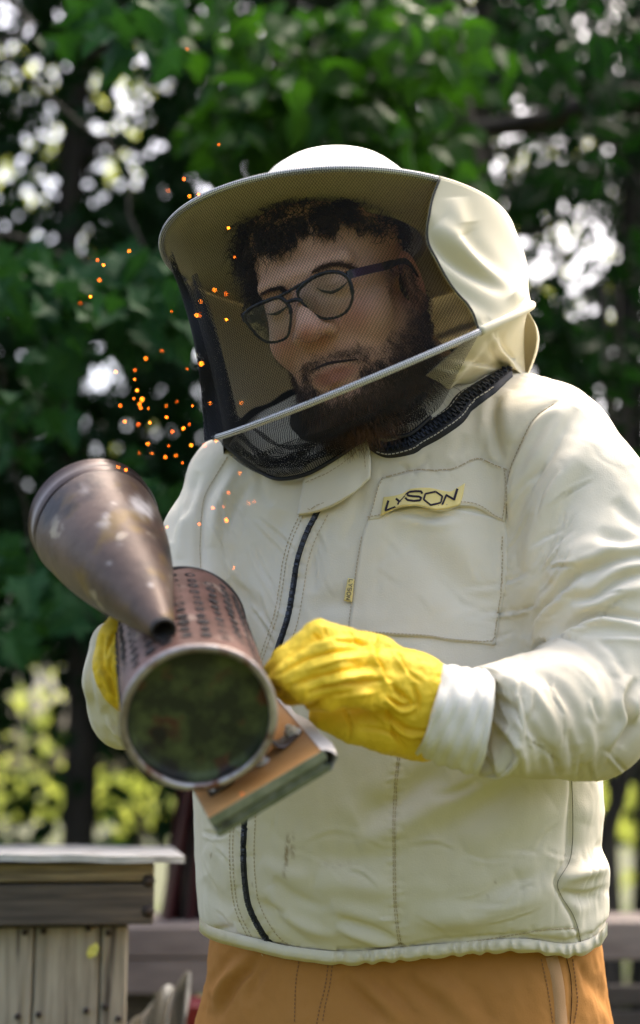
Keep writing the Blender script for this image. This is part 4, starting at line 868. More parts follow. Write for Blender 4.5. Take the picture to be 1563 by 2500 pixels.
# ================================================================== head
HC_ = PC(822, 597, 1.56); HN_ = nrm(np.array([-.02, cs, sn + .012]))
def rotv(r):
    r = np.array(r, float); a = np.linalg.norm(r) + 1e-9; k = r / a; K = np.array([[0, -k[2], k[1]], [k[2], 0, -k[0]], [-k[1], k[0], 0]])
    return np.eye(3) + math.sin(a) * K + (1 - math.cos(a)) * K @ K
HB = np.array([[1, 0, 0], [0, 0, 1], [0, -1, 0.]]); HR = rotv([-.16543081, .37593798, .33329808]) @ HB; HT = np.array([.01487432, .23867654, 1.52]); HS = 1.028
def H2C(p): return (np.asarray(p, float) * HS) @ HR.T + HT
def C2H(p): return ((np.asarray(p, float) - HT) @ HR) / HS
NECK0 = C2H(PC(1010, 1000, 1.60)); NECK1 = C2H(PC(1010, 1330, 1.62))
def head_sdf(P):
    k = .014
    d = ell(P, (0, -.022, .045), (.078, .097, .086))
    d = smin(d, ell(P, (0, .030, -.018), (.066, .060, .086)), .02)
    d = smin(d, ell(P, (0, .026, -.080), (.058, .056, .045)), .02)
    d = smin(d, rcone(P, (-.052, -.010, -.065), (-.022, .062, -.112), .024, .020), .02); d = smin(d, rcone(P, (.052, -.010, -.065), (.022, .062, -.112), .024, .020), .02)
    d = smin(d, rcone(P, (-.010, .072, -.116), (.010, .072, -.116), .019, .019), .015)
    for s in (-1, 1):
        d = smin(d, ell(P, (s * .038, .056, -.040), (.027, .024, .024)), .016)
        d = smax(d, -ell(P, (s * .033, .101, -.001), (.021, .017, .014)), .012)
        d = smin(d, ell(P, (s * .032, .0695, -.003), (.0165, .0155, .0135)), .004)
        d = smin(d, rcone(P, (s * .010, .083, .019), (s * .044, .070, .021), .011, .008), .014)
    d = smin(d, rcone(P, (0, .083, .006), (0, .106, -.028), .0085, .0125), .010)
    d = smin(d, ell(P, (0, .1075, -.034), (.0145, .0140, .0122)), .006)
    for s in (-1, 1):
        d = smin(d, ell(P, (s * .0160, .096, -.0375), (.0095, .0125, .0095)), .005)
        d = smax(d, -ell(P, (s * .0085, .105, -.0475), (.0050, .0065, .0045)), .003)
    d = smin(d, ell(P, (0, .068, -.072), (.036, .025, .032)), .014)
    up = chain(P, [((-.023, .083, -.080), .0030), ((-.008, .0905, -.0762), .0046), ((0, .0912, -.0772), .0042), ((.008, .0905, -.0762), .0046), ((.023, .083, -.080), .0030)], .003)
    lo = chain(P, [((-.022, .081, -.0850), .0032), ((0, .0890, -.0875), .0052), ((.022, .081, -.0850), .0032)], .004)
    d = smin(d, up, .005); d = smin(d, lo, .005)
    d = smax(d, -chain(P, [((-.024, .090, -.0815), .0012), ((0, .1005, -.0818), .0026), ((.024, .090, -.0815), .0012)], .001), .002)
    # ears
    for s in (-1, 1):
        e = ell(P, (s * .080, -.010, -.020), (.0095, .0175, .031)); e = smax(e, -ell(P, (s * .090, -.007, -.018), (.0075, .0110, .021)), .004)
        e = smin(e, ell(P, (s * .080, -.008, -.047), (.006, .009, .009)), .006); d = smin(d, e, .008)
    d = smin(d, rcone(P, (0, -.022, -.055), NECK0, .062, .068), .02); d = smin(d, rcone(P, NECK0, NECK1, .068, .10), .02)
    return d
HV, HF = nets(head_sdf, (-.15, -.27, -.36), (.17, .14, .15), .0027)
HV, HF = subdiv(HV, HF, 1)
hc = H2C(HV)
x_, f_, z_ = HV.T
lip = np.clip(1.3 - np.hypot(x_ / .025, (z_ + .0835) / .0090) ** 2, 0, 1) * .75 * (f_ > .078)
rose = np.clip(1 - np.hypot((np.abs(x_) - .042) / .024, (z_ + .036) / .022), 0, 1) * .7 * (f_ > .03) + np.clip(1 - np.hypot(x_ / .02, (z_ + .036) / .016), 0, 1) * .8 * (f_ > .09) + np.clip((np.abs(x_) - .07) / .01, 0, 1) * .6 * (z_ < .02) * (z_ > -.06)
def beardmask(x, f, z):
    """how thickly the beard grows, 0 to 1"""
    ax_ = np.abs(x); P_ = np.stack([x, f, z], -1).reshape(-1, 3); nz = vnoise(P_, 45, 77, 2).reshape(np.shape(x))
    line = -.074 + .95 * np.clip(ax_ - .044, 0, .05) + .004 * nz + .10 * np.clip(.03 - f, 0, .05)
    m = np.clip((line - z) / .018, 0, 1)
    m = np.maximum(m, np.clip((ax_ - .064) / .008, 0, 1) * (z < .004) * (f < .040) * np.clip((f + .004) / .008, 0, 1) * .9)
    m = m * np.clip(1 - (z < -.155), 0, 1)
    ml = -.0655 - .16 * np.clip(ax_ - .008, 0, .04)
    must = np.exp(-((z - ml) / .0058) ** 2) * np.clip((.040 - ax_) / .01, 0, 1) * (f > .06) * (.55 + .45 * np.clip(ax_ / .012, 0, 1))
    side = np.exp(-((ax_ - .033) / .0055) ** 2) * (z < -.066) * (z > -.11) * (f > .045) * .8
    gt = np.exp(-(ax_ / .009) ** 2) * np.exp(-((z + .101) / .006) ** 2) * (f > .06) * .8
    inner = np.clip((np.hypot(x / .026, (z + .083) / .0120) - 1) / .15, 0, 1); low = np.clip(1 - (ax_ / .024) ** 4, 0, 1) * (z < -.09) * (z > -.108) * (f > .055)
    m = m * (1 - .85 * low); m = np.maximum(np.maximum(m, must), np.maximum(side, gt)); m = np.where(f > .055, m * inner, m)
    return np.clip(m, 0, 1)
bm = beardmask(x_, f_, z_); stub = bm * .6
rose = np.clip(rose, 0, 1)
bd = obj('body', hc, HF, M['skin'], MAN, attrs={'lip': lip, 'rose': rose, 'stubble': stub})
SH = Surf(hc, HF)
HN = normals(HV, HF)
def fsample(V, F, N, wfn, n, seed):
    r = np.random.default_rng(seed); c = V[F].mean(1); ar = np.linalg.norm(np.cross(V[F[:, 2]] - V[F[:, 0]], V[F[:, 3]] - V[F[:, 1]]), axis=1); w_ = ar * wfn(c[:, 0], c[:, 1], c[:, 2]); w_ = w_ / w_.sum()
    k = r.choice(len(F), n, p=w_); b = r.random((n, 2)); A, B, C_, D_ = (V[F[k, i]] for i in range(4))
    u = b[:, :1]; v = b[:, 1:]; p = (1 - u) * (1 - v) * A + u * (1 - v) * B + u * v * C_ + (1 - u) * v * D_
    return p, nrm(N[F[k]].mean(1)), r
def strands(P, D0, length, r0, seg=4, curl=0., curlr=.003, grav=None, seed=0, lift=0., clump=0):
    """tapered hair strands (three-sided) from points P along D0"""
    r = np.random.default_rng(seed); n = len(P); length = np.broadcast_to(length, (n,)); pts = [P]; d = D0.copy(); A = nrm(np.cross(D0, r.normal(size=(n, 3)))); B = np.cross(D0, A); ph = r.uniform(0, 6.28, n); q = P.copy()
    if clump:
        c_ = np.floor((P + r.normal(size=P.shape) * clump * .12) / clump); hsh = lambda k: np.modf(np.abs(np.sin(c_ @ np.array([12.9898, 78.233, 37.719]) + k) * 43758.5453))[0]
        dd_ = np.stack([hsh(1), hsh(2), hsh(3)], 1) * 2 - 1; d = nrm(D0 * .45 + dd_ * .75 + r.normal(size=P.shape) * .08); ph = hsh(4) * 6.28 + r.normal(size=n) * .3; A = nrm(np.cross(d, nrm(np.stack([hsh(5), hsh(6), hsh(7)], 1) - .5) + 1e-3)); B = np.cross(d, A); length = length * (.75 + .5 * hsh(8))
    for i in range(1, seg + 1):
        t = i / seg
        if grav is not None: d = nrm(d + grav * (1.0 / seg))
        q = q + d * (length / seg)[:, None]; c = curlr * (np.cos(ph + curl * t)[:, None] * A + np.sin(ph + curl * t)[:, None] * B) - curlr * (np.cos(ph)[:, None] * A + np.sin(ph)[:, None] * B)
        pts.append(q + c)
    pts = np.stack(pts, 1); V = []; 
    for i in range(seg + 1):
        rr = r0 * (1 - .75 * i / seg)
        for k in range(3): a = 2.094 * k; V.append(pts[:, i] + rr * (math.cos(a) * A + math.sin(a) * B))
    V = np.stack(V, 1); m = 3 * (seg + 1); base = (np.arange(n) * m)[:, None, None]; q_ = []
    for i in range(seg):
        for k in range(3): l = (k + 1) % 3; q_.append((i * 3 + k, i * 3 + l, i * 3 + 3 + l, i * 3 + 3 + k))
    F = (base + np.array(q_)[None]).reshape(-1, 4); return V.reshape(-1, 3), F
p, n_, r = fsample(HV, HF, HN, lambda x, f, z: beardmask(x, f, z) * (z > -.16) * (f > -.035), 8500, 31)
dn = np.array([0, .15, -1.]); D0 = nrm(n_ * .35 + dn * .8 + r.normal(size=n_.shape) * .28)
ln = np.where(p[:, 2] < -.105, .030, np.where(p[:, 2] < -.085, .018, .0085)) * r.uniform(.6, 1.3, len(p))
V, F = strands(p, D0, ln, .00032, 4, 5, .0016, np.array([0, 0, -.4]), 32)
obj('beard', H2C(V), F, M['beard'], MAN)
# scalp hair: dense curls
def scalp(x, f, z):
    line = np.where(f > .045, .062 + .008 * np.cos(x * 70), .026 + .3 * np.clip(f, 0, .06)); return ((z > line) | ((f < -.055) & (z > -.075))).astype(float) * (~((np.abs(x) > .066) & (f > -.045) & (z < .022)))
p, n_, r = fsample(HV, HF, HN, scalp, 5200, 41)
D0 = nrm(n_ * .8 + np.array([0, .25, -.35]) + r.normal(size=n_.shape) * .5)
V, F = strands(p, D0, np.where(p[:, 2] < .05, r.uniform(.008, .016, len(p)), r.uniform(.016, .028, len(p))), .00085, 7, 7, .0048, np.array([0, 0, -.5]), 42, clump=.013); Vs = [V]; Fs = [F]; k0 = len(V)
def side(x, f, z): return ((z > .0) & (z < .075) & (f > -.03) & (f < .048) & (x < -.055)).astype(float)
p, n_, r = fsample(HV, HF, HN, side, 750, 43); D0 = nrm(n_ + np.array([-.2, .2, -.2]) + r.normal(size=n_.shape) * .5)
V, F = strands(p, D0, r.uniform(.016, .030, len(p)), .0009, 8, 9, .0055, np.array([0, 0, -.8]), 44, clump=.012); Vs.append(V); Fs.append(F + k0); k0 += len(V)
# locks falling on the forehead
def fore_(x, f, z): return ((z > .060) & (z < .078) & (f > .03) & (np.abs(x - .01) < .05)).astype(float)
p, n_, r = fsample(HV, HF, HN, fore_, 520, 45); ck = np.round(p[:, 0] / .010) ; rs = np.random.default_rng(5); D0 = nrm(n_ * .5 + np.array([0, .2, -.75]) + np.stack([np.sin(ck * 2.7) * .6, ck * 0, ck * 0], 1) + r.normal(size=n_.shape) * .12)
V, F = strands(p, D0, np.where(np.sin(ck * 5) > -.2, .028, .014), .0007, 8, 8, .003, np.array([0, 0, -.3]), 46); Vs.append(V); Fs.append(F + k0); k0 += len(V)
V = np.vstack(Vs); V_ = H2C(V); hh = (V_ - HC_) @ HN_; V_ = V_ - np.clip(hh - .012 - .02 * np.abs(np.sin(V[:, :1] * 90))[:, 0], 0, None)[:, None] * HN_
obj('hair', V_, np.vstack(Fs), M['hair'], MAN)
# eyebrows, lash lines with lid shade, mouth line
eb = []; k0 = 0; Fs = []
for br, w_ in ((z7([(530, 290), (590, 262), (660, 240), (735, 248), (790, 268)]), 9), (z7([(215, 430), (270, 400), (330, 385), (352, 392)]), 8)):
    P = crom(br, 170); q = []; dd = []
    T = nrm(np.gradient(P, axis=0)); rb = np.random.default_rng(3)
    for i in range(len(P)):
        for _ in range(2):
            h, no = SH.hit(*(P[i] + rb.uniform(-w_, w_, 2) * np.array([.3, .6]))); t2 = SH.hit(*(P[i] + T[i] * 5))[0] - h; q.append(h); dd.append(nrm(t2) + no * .35 + rb.normal(size=3) * .18)
    V, F = strands(np.array(q), nrm(dd), .0085, .00028, 3, 1, .0004, None, 8); eb.append(V); Fs.append(F + k0); k0 += len(V)
obj('eyebrows', np.vstack(eb), np.vstack(Fs), M['beard'], MAN)
mb = MB()
for P, w_ in ((z7([(562, 384), (600, 404), (650, 411), (700, 394), (750, 352)]), 7), (z7([(255, 545), (300, 546), (345, 526), (384, 498)]), 6.5)):
    V, F = strip(SH, P, [3, w_ * 1.7, w_ * 1.8, 4], .0010, step=3, nv=3, crown=.0006); mb.add(V, F)
mb.build('lashes_and_shade', M['lash_shade'], MAN)  # wide strips: lashes plus the shade at the lids, painted as one dark
for P in (z7([(618, 412), (650, 420), (690, 404), (722, 380)]), z7([(290, 552), (318, 550), (350, 534)])):
    V, F = strip(SH, P, [2, 9, 10, 3], .0006, step=2, nv=3); obj('eye', V, F, mat('dark_iris', (.03, .02, .014), .12), MAN)
V, F = strip(SH, z7([(420, 690), (455, 698), (485, 690)]), [2, 6, 2], .0003, step=2, nv=3); obj('nostril', V, F, M['mouthline'], MAN)
V, F = strip(SH, z7([(540, 668), (570, 672), (600, 660)]), [1.5, 5, 2], .0003, step=2, nv=3); obj('nostril', V, F, M['mouthline'], MAN)
V, F = strip(SH, z7([(598, 372), (650, 372), (700, 350), (745, 322)]), [1.5, 3, 1.5], .0004, step=3, nv=3); obj('eyelid_crease', V, F, mat('lid_crease_shade', (.22, .10, .065), .6), MAN)  # dark strip paints the shade in the lid fold
V, F = strip(SH, z7([(520, 895), (560, 880), (610, 858), (660, 845), (710, 838), (770, 830), (818, 826)]), [2, 10, 12, 10, 3], .0020, step=3, nv=3); obj('mouth', V, F, M['mouthline'], MAN)
# shirt collar under the jacket; front tube also blacks in the shaded neck
Pn = [C2H(PC(1000, 1010, 1.60))]
b_ = MB().tube(crom([PC(800, 985, 1.545), PC(806, 1040, 1.550), PC(830, 1110, 1.565), PC(880, 1200, 1.60)], 10), [.040, .041, .043, .048, .053, .058, .064, .07, .08, .085], 32, False); b_.tube([PC(1000, 1020, 1.64), PC(1000, 1200, 1.64)], [.075, .11], 32, False); b_.build('shirt_and_neck_shade', M['shirt_and_neck_shade'], MAN)
# stand collar of the jacket seen behind the netting
V = []
for i_ in range(40):
    for j_ in range(16):
        u_ = i_ / 39; v_ = j_ / 15; x = 880 + 250 * u_; y = (905 - 40 * u_) * (1 - v_) + (1105 - 110 * u_) * v_; V.append(PC(x, y, 1.515 + .02 * u_ - .012 * v_ + .0045 * math.sin(v_ * 9 + u_ * 4) + .003 * math.sin(v_ * 17 - u_ * 7)))
o = obj('stand_collar', V, [(i_ * 16 + j_, i_ * 16 + j_ + 1, (i_ + 1) * 16 + j_ + 1, (i_ + 1) * 16 + j_) for i_ in range(39) for j_ in range(15)], M['jacket2'], jk); o.modifiers.new('thick', 'SOLIDIFY').thickness = .0015
# the neck zip runs on round the back, seen through the face net
Pz = crom([PC(1246, 905, 1.585), PC(1150, 880, 1.67), PC(980, 890, 1.715), PC(800, 945, 1.70), PC(690, 990, 1.655), PC(600, 1040, 1.60), PC(545, 1080, 1.56)], 60); V = []
for i_, q in enumerate(Pz):
    for v_ in (-1, -.5, 0, .5, 1): V.append(q + np.array([0, .012 * v_ + .002 * math.sin(i_ * .7), -.004 * (1 - v_ * v_) - .010 * v_]))
obj('neck_zip_tape', V, [(i_ * 5 + j_, i_ * 5 + j_ + 1, (i_ + 1) * 5 + j_ + 1, (i_ + 1) * 5 + j_) for i_ in range(59) for j_ in range(4)], M['zip'], jk)

# ---- glasses, fitted on the nose plane
GP = H2C((0, .106, -.006)); fw = HR[:, 1]; GN = nrm(fw + .10 * HR[:, 2])
def onplane(x, y, P0=GP, N0=GN, off=0): d = np.array([(x - CX) / FPX, (CY - y) / FPX, 1.0]); return d * (((P0 + N0 * off) @ N0) / (d @ N0))
GL = thing('spectacles', None, None, tuple(C2W(GP)))
GL.parent = MAN; GL.location = tuple(C2W(GP) - wloc(MAN))
lensR = z7([(447, 400), (500, 350), (560, 312), (640, 288), (715, 295), (762, 335), (784, 430), (762, 510), (705, 558), (620, 575), (552, 548), (482, 485), (450, 440)])
lensL = z7([(118, 548), (160, 510), (230, 476), (325, 445), (372, 470), (402, 520), (402, 600), (385, 680), (330, 714), (262, 718), (205, 685), (150, 622), (120, 580)])
for nm, Lp in (('rim', lensR), ('rim', lensL)):
    P = np.array(Lp + [Lp[0]]); P = crom(P, 90)[:-1]; Q = np.array([onplane(*q) for q in P]); rad = np.full(len(Q), .0016)
    top = (P[:, 1] < np.interp(P[:, 0], [P[:, 0].min(), P[:, 0].max()], [P[P[:, 0].argmin(), 1], P[P[:, 0].argmax(), 1]])); rad = np.where(top, .0021, .0014)
    MB().tube(Q, rad, 8, closed=True).build(nm, M['glasses'], GL)
    c = Q.mean(0); ring = [np.vstack([c + (Q - c) * s for s in (.98, .5)])]; n = len(Q); bul = GN * .0015; V = np.vstack([Q, c + (Q - c) * .6 + bul * .7, [c + bul]])
    F = [(i, (i + 1) % n, n + (i + 1) % n, n + i) for i in range(n)] + [(n + i, n + (i + 1) % n, 2 * n) for i in range(n)]
    V2 = np.vstack([V, V + GN * .0014]); N1 = len(V); F = F + [tuple(j + N1 for j in f[::-1]) for f in F]
    obj('lens', V2, F, M['lens'], GL)
mb = MB()
mb.tube([onplane(*q) for q in crom(z7([(330, 440), (400, 402), (450, 372), (520, 335)]), 8)], .0017, 8); mb.tube([onplane(*q, off=.001) for q in crom(z7([(376, 478), (412, 462), (450, 458), (470, 470)]), 8)], .0021, 8)
mb.build('bridge', M['glasses'], GL)
for s, (hx, hy) in ((1, z7([(752, 308)])[0]), (-1, z7([(118, 560)])[0])):
    a = onplane(hx, hy); ear = H2C((s * .0855, .008, -.002)); end = H2C((s * .084, -.025, -.025)); side_ = nrm(H2C((s * .0855, 0, 0)) - H2C((0, 0, 0)))
    P = crom([a, a + (ear - a) * .12 + side_ * .004, a + (ear - a) * .55 + side_ * .004, ear, end], 24); T = nrm(np.gradient(P, axis=0)); U = nrm(HR[:, 2]); mb = MB(); V = []; 
    for i in range(24):
        sdn = nrm(np.cross(T[i], U)); hh = .0042 if i < 14 else .0030
        for u, v in ((-1, -1), (1, -1), (1, 1), (-1, 1)): V.append(P[i] + sdn * u * .0011 + U * v * hh)
    F = [(i * 4 + k, i * 4 + (k + 1) % 4, i * 4 + 4 + (k + 1) % 4, i * 4 + 4 + k) for i in range(23) for k in range(4)]
    fm = [1 if 3 <= f // 4 < 11 else 0 for f in range(len(F))]
    obj('temple', np.array(V), F, None, GL, smooth=False, mats=[M['glasses'], M['temple']], fmat=fm)

# ================================================================== veiled hat
HAT = thing('veil', None, None, (0, 0, 0)); 
HC = PC(822, 597, 1.56); upc = np.array([0, cs, sn]); HNn = nrm(upc + np.array([-.02, 0, .012])); RB = .190
hu = nrm(np.array([1., 0, 0]) - HNn * HNn[0]); hv = nrm(np.cross(hu, HNn)); 
if hv[2] > 0: hv = -hv                     # hv points to the camera
def brimpt(th, r=RB, h=0.): th = np.asarray(th, float)[..., None]; return HC + r * (np.cos(th) * hu + np.sin(th) * hv) + HNn * h
LC = PC(906, 906, 1.53); LU = nrm([.925, -.0 + .379, 0.0]); ray = nrm([(906 - CX) / FPX, (CY - 906) / FPX, 1.0])
LN = nrm(np.cross(np.cross(LU, ray), LU) * 0 + np.array([-.379, .925, 0])); LN = nrm(LN - ray * (LN @ ray) - ray * .035); LU = nrm(LU - LN * (LU @ LN)); LVv = nrm(np.cross(LU, LN)); 
if LVv[2] > 0: LVv = -LVv
RL = .1835
def hooppt(th, r=RL): th = np.asarray(th, float)[..., None]; return LC + r * (np.cos(th) * LU + np.sin(th) * LVv)
HAT.parent = MAN; HAT.location = tuple(C2W(HC) - wloc(MAN))
# crown dome
prof = [(.0, .098), (.02, .096), (.045, .089), (.064, .080), (.080, .068), (.092, .053), (.0985, .036), (.1015, .018), (.102, .001)]
V = []; n = 72
pr = crom(prof, 30)
for (t, r_) in pr:
    for k in range(n):
        th = 2 * math.pi * k / n; sq = 1 + .05 * math.cos(2 * th) ; pq = .0007 * math.sin(th * 5 + t * 40) * (1 - t / .12) ; V.append(HC + HNn * (t + .001) + (r_ * sq + pq) * (math.cos(th) * hu * 1.0 + math.sin(th) * hv))
F = [(i * n + k, i * n + (k + 1) % n, (i + 1) * n + (k + 1) % n, (i + 1) * n + k) for i in range(len(pr) - 1) for k in range(n)]
cr = obj('hat_crown', np.array(V), F, M['hat'], HAT)
mb = MB()
for a in (2.75, .35, 4.2):
    mb.tube([HC + HNn * (t + .0012) + (r_ * (1 + .05 * math.cos(2 * a)) + .0005) * (math.cos(a) * hu + math.sin(a) * hv) for t, r_ in pr[:-1]], .0005, 5)
mb.build('crown_seams', M['hat'], cr)
# brim: slightly dipped stiff disc with two faces
V = []; n = 120; rr = np.linspace(.094, RB - .001, 14)
for side_ in (0, 1):
    for r_ in rr:
        for k in range(n):
            th = 2 * math.pi * k / n; h = -.004 * ((r_ - .094) / .096) ** 2 + .0018 * math.sin(th * 4 + 1) * (r_ - .094) / .096 - side_ * .0022; V.append(brimpt(th, r_, h))
m_ = len(rr); F = [(s * m_ * n + i * n + k, s * m_ * n + (i + 1) * n + k, s * m_ * n + (i + 1) * n + (k + 1) % n, s * m_ * n + i * n + (k + 1) % n)[::(-1 if s else 1)] for s in (0, 1) for i in range(m_ - 1) for k in range(n)]
F += [((m_ - 1) * n + k, (2 * m_ - 1) * n + k, (2 * m_ - 1) * n + (k + 1) % n, (m_ - 1) * n + (k + 1) % n) for k in range(n)]
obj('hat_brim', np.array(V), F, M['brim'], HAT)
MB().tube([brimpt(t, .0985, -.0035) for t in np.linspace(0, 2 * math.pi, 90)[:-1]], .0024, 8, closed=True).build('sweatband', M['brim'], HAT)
TS, TE = math.radians(59.5), math.radians(205)        # the net spans this part of the ring (0 = wearer's left, 90 = toward the camera)
def arc(fn, a, b, r, n=90): return MB().tube([fn(t) for t in np.linspace(a, b, n)], r, 10)
bp = lambda t: brimpt(t, RB + .001, -.004)
arc(bp, TS, TE, .0033).build('brim_piping', M['netpipe'], HAT, useuv=True)
arc(bp, TE, TS + 2 * math.pi, .0036, 140).build('brim_piping_cloth', M['hoodcloth'], HAT)
T2S = math.radians(56.5)
hp = arc(hooppt, T2S, TE - .1, .0034); hp.build('hoop_netted', M['netpipe'], HAT, useuv=True)
arc(hooppt, TE - .1, T2S + 2 * math.pi, .0046, 160).build('hoop_in_cloth', M['hoodcloth'], HAT)

def lat(th):          # 0 at the right-hand front, 1 at the wearer's right
    return np.clip((np.degrees(th) - 150) / 40, 0, 1) * np.clip((230 - np.degrees(th)) / 30, 0, 1)
def veilpt(th, t, extra=0.):
    a = brimpt(th, RB + .0035, -.005 ); b = hooppt(th, RL - .001); thd = np.degrees(th)
    L = lat(th); e = t * (1 - L) + L * (1 - (1 - t) ** 2.6)
    # height keeps linear, the plan position moves in quickly on the slack side
    p = a + (b - a) * e[..., None]; hgt = ((a + (b - a) * t[..., None] - p) @ HNn)[..., None] * HNn; p = p + hgt
    cen = (HC + (LC - HC) * t[..., None]); rad = nrm(p - cen)
    s = np.sin(np.pi * t)
    pull = .006 * s * np.clip(np.sin(th), 0, 1) + extra
    return p - rad * np.asarray(pull)[..., None]
def grid(fnp, A, B, na, nb):
    a = np.linspace(0, 1, na); b = np.linspace(0, 1, nb); U, T = np.meshgrid(a, b, indexing='ij'); P = fnp(U, T); F = [(i * nb + j, i * nb + j + 1, (i + 1) * nb + j + 1, (i + 1) * nb + j) for i in range(na - 1) for j in range(nb - 1)]
    du = np.zeros((na, nb)); du[1:] = np.linalg.norm(np.diff(P, axis=0), axis=-1); du = np.cumsum(du, 0); du = du - du[na // 2]; dv = np.zeros((na, nb)); dv[:, 1:] = np.linalg.norm(np.diff(P, axis=1), axis=-1); dv = np.cumsum(dv, 1)
    return P.reshape(-1, 3), F, np.stack([du.ravel(), dv.ravel()], 1)
def seamth(t): return TS + (T2S - TS) * t + math.radians(1) * 0 + .10 * np.sin(np.pi * np.clip(t * 1.25, 0, 1)) ** 1.0 * (t < .8) + .06 * np.sin(np.pi * t)
def net_front(U, T):
    t0 = seamth(T); th = t0 + (TE - t0) * U; thd = np.degrees(th)
    f = .0045 * np.sin(thd / 2.6 + 3 * T) * np.exp(-((thd - 172) / 13) ** 2) * (T > .12) * np.sqrt(T) * 1.6 + .0012 * np.sin(thd / 9 + 5 * T) + .003 * np.sin(T * 7 + thd / 25) * T * (1 - T)
    diag = np.exp(-(((thd - 78) / 3.2 - (T - .55) * 26) / 1.6) ** 2) * .003 * (T > .35)
    return veilpt(th, T, f - diag)
V, F, uv = grid(net_front, 0, 1, 230, 110); obj('face_net', V, F, M['net'], HAT, uv=uv)
HS_ST = [('v', 17, .0100, zb([(540, 440), (620, 620), (800, 780), (1000, 900), (1150, 980)])), ('r', 20, .0085, zb([(640, 480), (860, 700), (1060, 880), (1220, 1040)])), ('v', 24, .0070, zb([(840, 480), (880, 640), (1010, 800), (1170, 960)])),
         ('r', 24, .0050, zb([(760, 300), (770, 440), (820, 560)])), ('v', 20, .0035, zb([(560, 780), (680, 900), (900, 1060), (1080, 1160)])), ('r', 22, .0035, zb([(600, 900), (760, 1060), (960, 1160)])), ('v', 8, .002, zb([(900, 1230), (930, 1180)])), ('v', 8, .002, zb([(960, 1200), (1010, 1160)]))]
def cloth_hood(U, T):
    t0 = seamth(T) ; th = t0 - (2 * math.pi - (TE - t0)) * U; P = veilpt(th, T, -.004 * np.sin(np.pi * T) * np.clip(np.cos(th), 0, 1) - .003 * np.sin(np.degrees(th) / 11 + 4 * T) * np.sin(np.pi * T))
    nV = nrm(P - (HC + (LC - HC) * T[..., None])); x, y = proj(P); fr = (P[..., 2] < 1.58)
    d = strokes(x.ravel(), y.ravel(), HS_ST).reshape(x.shape) * fr * np.sin(np.pi * np.clip(T, 0, 1)) ** .35
    return P + nV * d[..., None] + nV * .0012
V, F, uv = grid(cloth_hood, 0, 1, 420, 150); hood = obj('hood_cloth', V, F, M['hoodcloth'], HAT); hood.modifiers.new('thick', 'SOLIDIFY').thickness = .0012
# stitched edge of the cloth along the net
e = np.array([cloth_hood(np.array([[.0015]]), np.array([[t]]))[0, 0] for t in np.linspace(0.005, .995, 60)]); MB().tube(e + nrm(e * 0 + np.array([0, 0, -1.])) * .001, .0011, 6).build('seam_binding', mat('dark_net_binding', (.05, .05, .045), .8), HAT)
# left gather of net, dark because many layers lie together
gp = []
def gather(U, T):
    th = np.radians(163 + 24 * U + 3 * np.sin(T * 9)); P = veilpt(th, np.clip(.10 + .90 * T, 0, 1), .010 * np.sin(U * 22 + 2.5 * T) * (.25 + T) + .008 * (1 - T) * U); return P
V, F, uv = grid(gather, 0, 1, 60, 90); obj('net_gather', V, F, M['net2'], HAT, uv=uv)
def gather2(U, T):
    th = np.radians(160 + 20 * U); P = veilpt(th, np.clip(.22 + .78 * T, 0, 1), .014 + .009 * np.sin(U * 17 + 1.5 + 2 * T) * (.25 + T)); return P
V, F, uv = grid(gather2, 0, 1, 50, 80); obj('net_gather', V, F, M['net2'], HAT, uv=uv)

# ---- lower skirt of the veil: net in front, cloth at the side and back
LOW = [(1098, 950), (1075, 992), (1043, 1022), (998, 1058), (953, 1064), (905, 1060), (870, 1082), (810, 1122), (745, 1156), (680, 1166), (635, 1148), (580, 1108), (548, 1082)]
LP = crom(LOW, 120)
LW = np.array([SJ.hit(x, y, 1.56)[0] + np.array([0, 0, -.014]) for x, y in LP])
# smooth the depth along the ring
for _ in range(12): LW[1:-1, 2] = (LW[:-2, 2] + LW[2:, 2] + LW[1:-1, 2]) / 3
def lower(U, T):
    th = T2S - math.radians(1) + (math.radians(195) - T2S + math.radians(1)) * U; a = hooppt(th, RL - .002); 
    s = np.clip(U * .94 + .06, 0, 1) * (len(LW) - 1); b = np.stack([np.interp(s, np.arange(len(LW)), LW[:, c]) for c in range(3)], -1)
    p = a + (b - a) * T[..., None]; bulge = np.sin(np.pi * T) ; p[..., 2] += bulge * (.012 + .006 * np.sin(U * 21 + T * 5)); p[..., 1] -= bulge * .010 * np.sin(np.pi * U)
    p[..., 2] += .0035 * np.sin(T * 26 + 5 * np.sin(U * 7) + U * 9) * bulge; return p
V, F, uv = grid(lower, 0, 1, 200, 70); obj('neck_net', V, F, M['net2'], HAT, uv=uv)
def lower2(U, T): 
    P = lower(U, T); P[..., 2] += .014 + .005 * np.sin(U * 31 + T * 17); P[..., 1] += .004 * np.sin(U * 13); return P
V, F, uv = grid(lambda U, T: lower2(U * .80 + .2, .35 + .65 * T), 0, 1, 140, 60); obj('neck_net', V, F, M['net2'], HAT, uv=uv + .0007)
# bunched net just above the neck zip
def bunch(y0, amp, sd):
    P = np.array([LW[int(i)] for i in np.linspace(22, 110, 40)]); P = P + np.array([0, y0, -.006]) + amp * np.stack([np.zeros(40), np.sin(np.linspace(0, 11, 40) + sd), np.cos(np.linspace(0, 9, 40) + sd)], 1); return P
mb = MB()
for y0, am, sd, rr_ in ((.010, .004, 0, .0045), (.022, .006, 2, .0035), (.034, .006, 4, .0022)): mb.tube(bunch(y0, am, sd), rr_ * (1 + .3 * np.sin(np.arange(40))), 8)
mb.build('bunched_net', M['net2'], HAT, useuv=True)
mb = MB().tube(LW[18:] + np.array([0, -.0015, -.001]), .0022, 8); mb.build('net_binding', M['zip'], HAT)
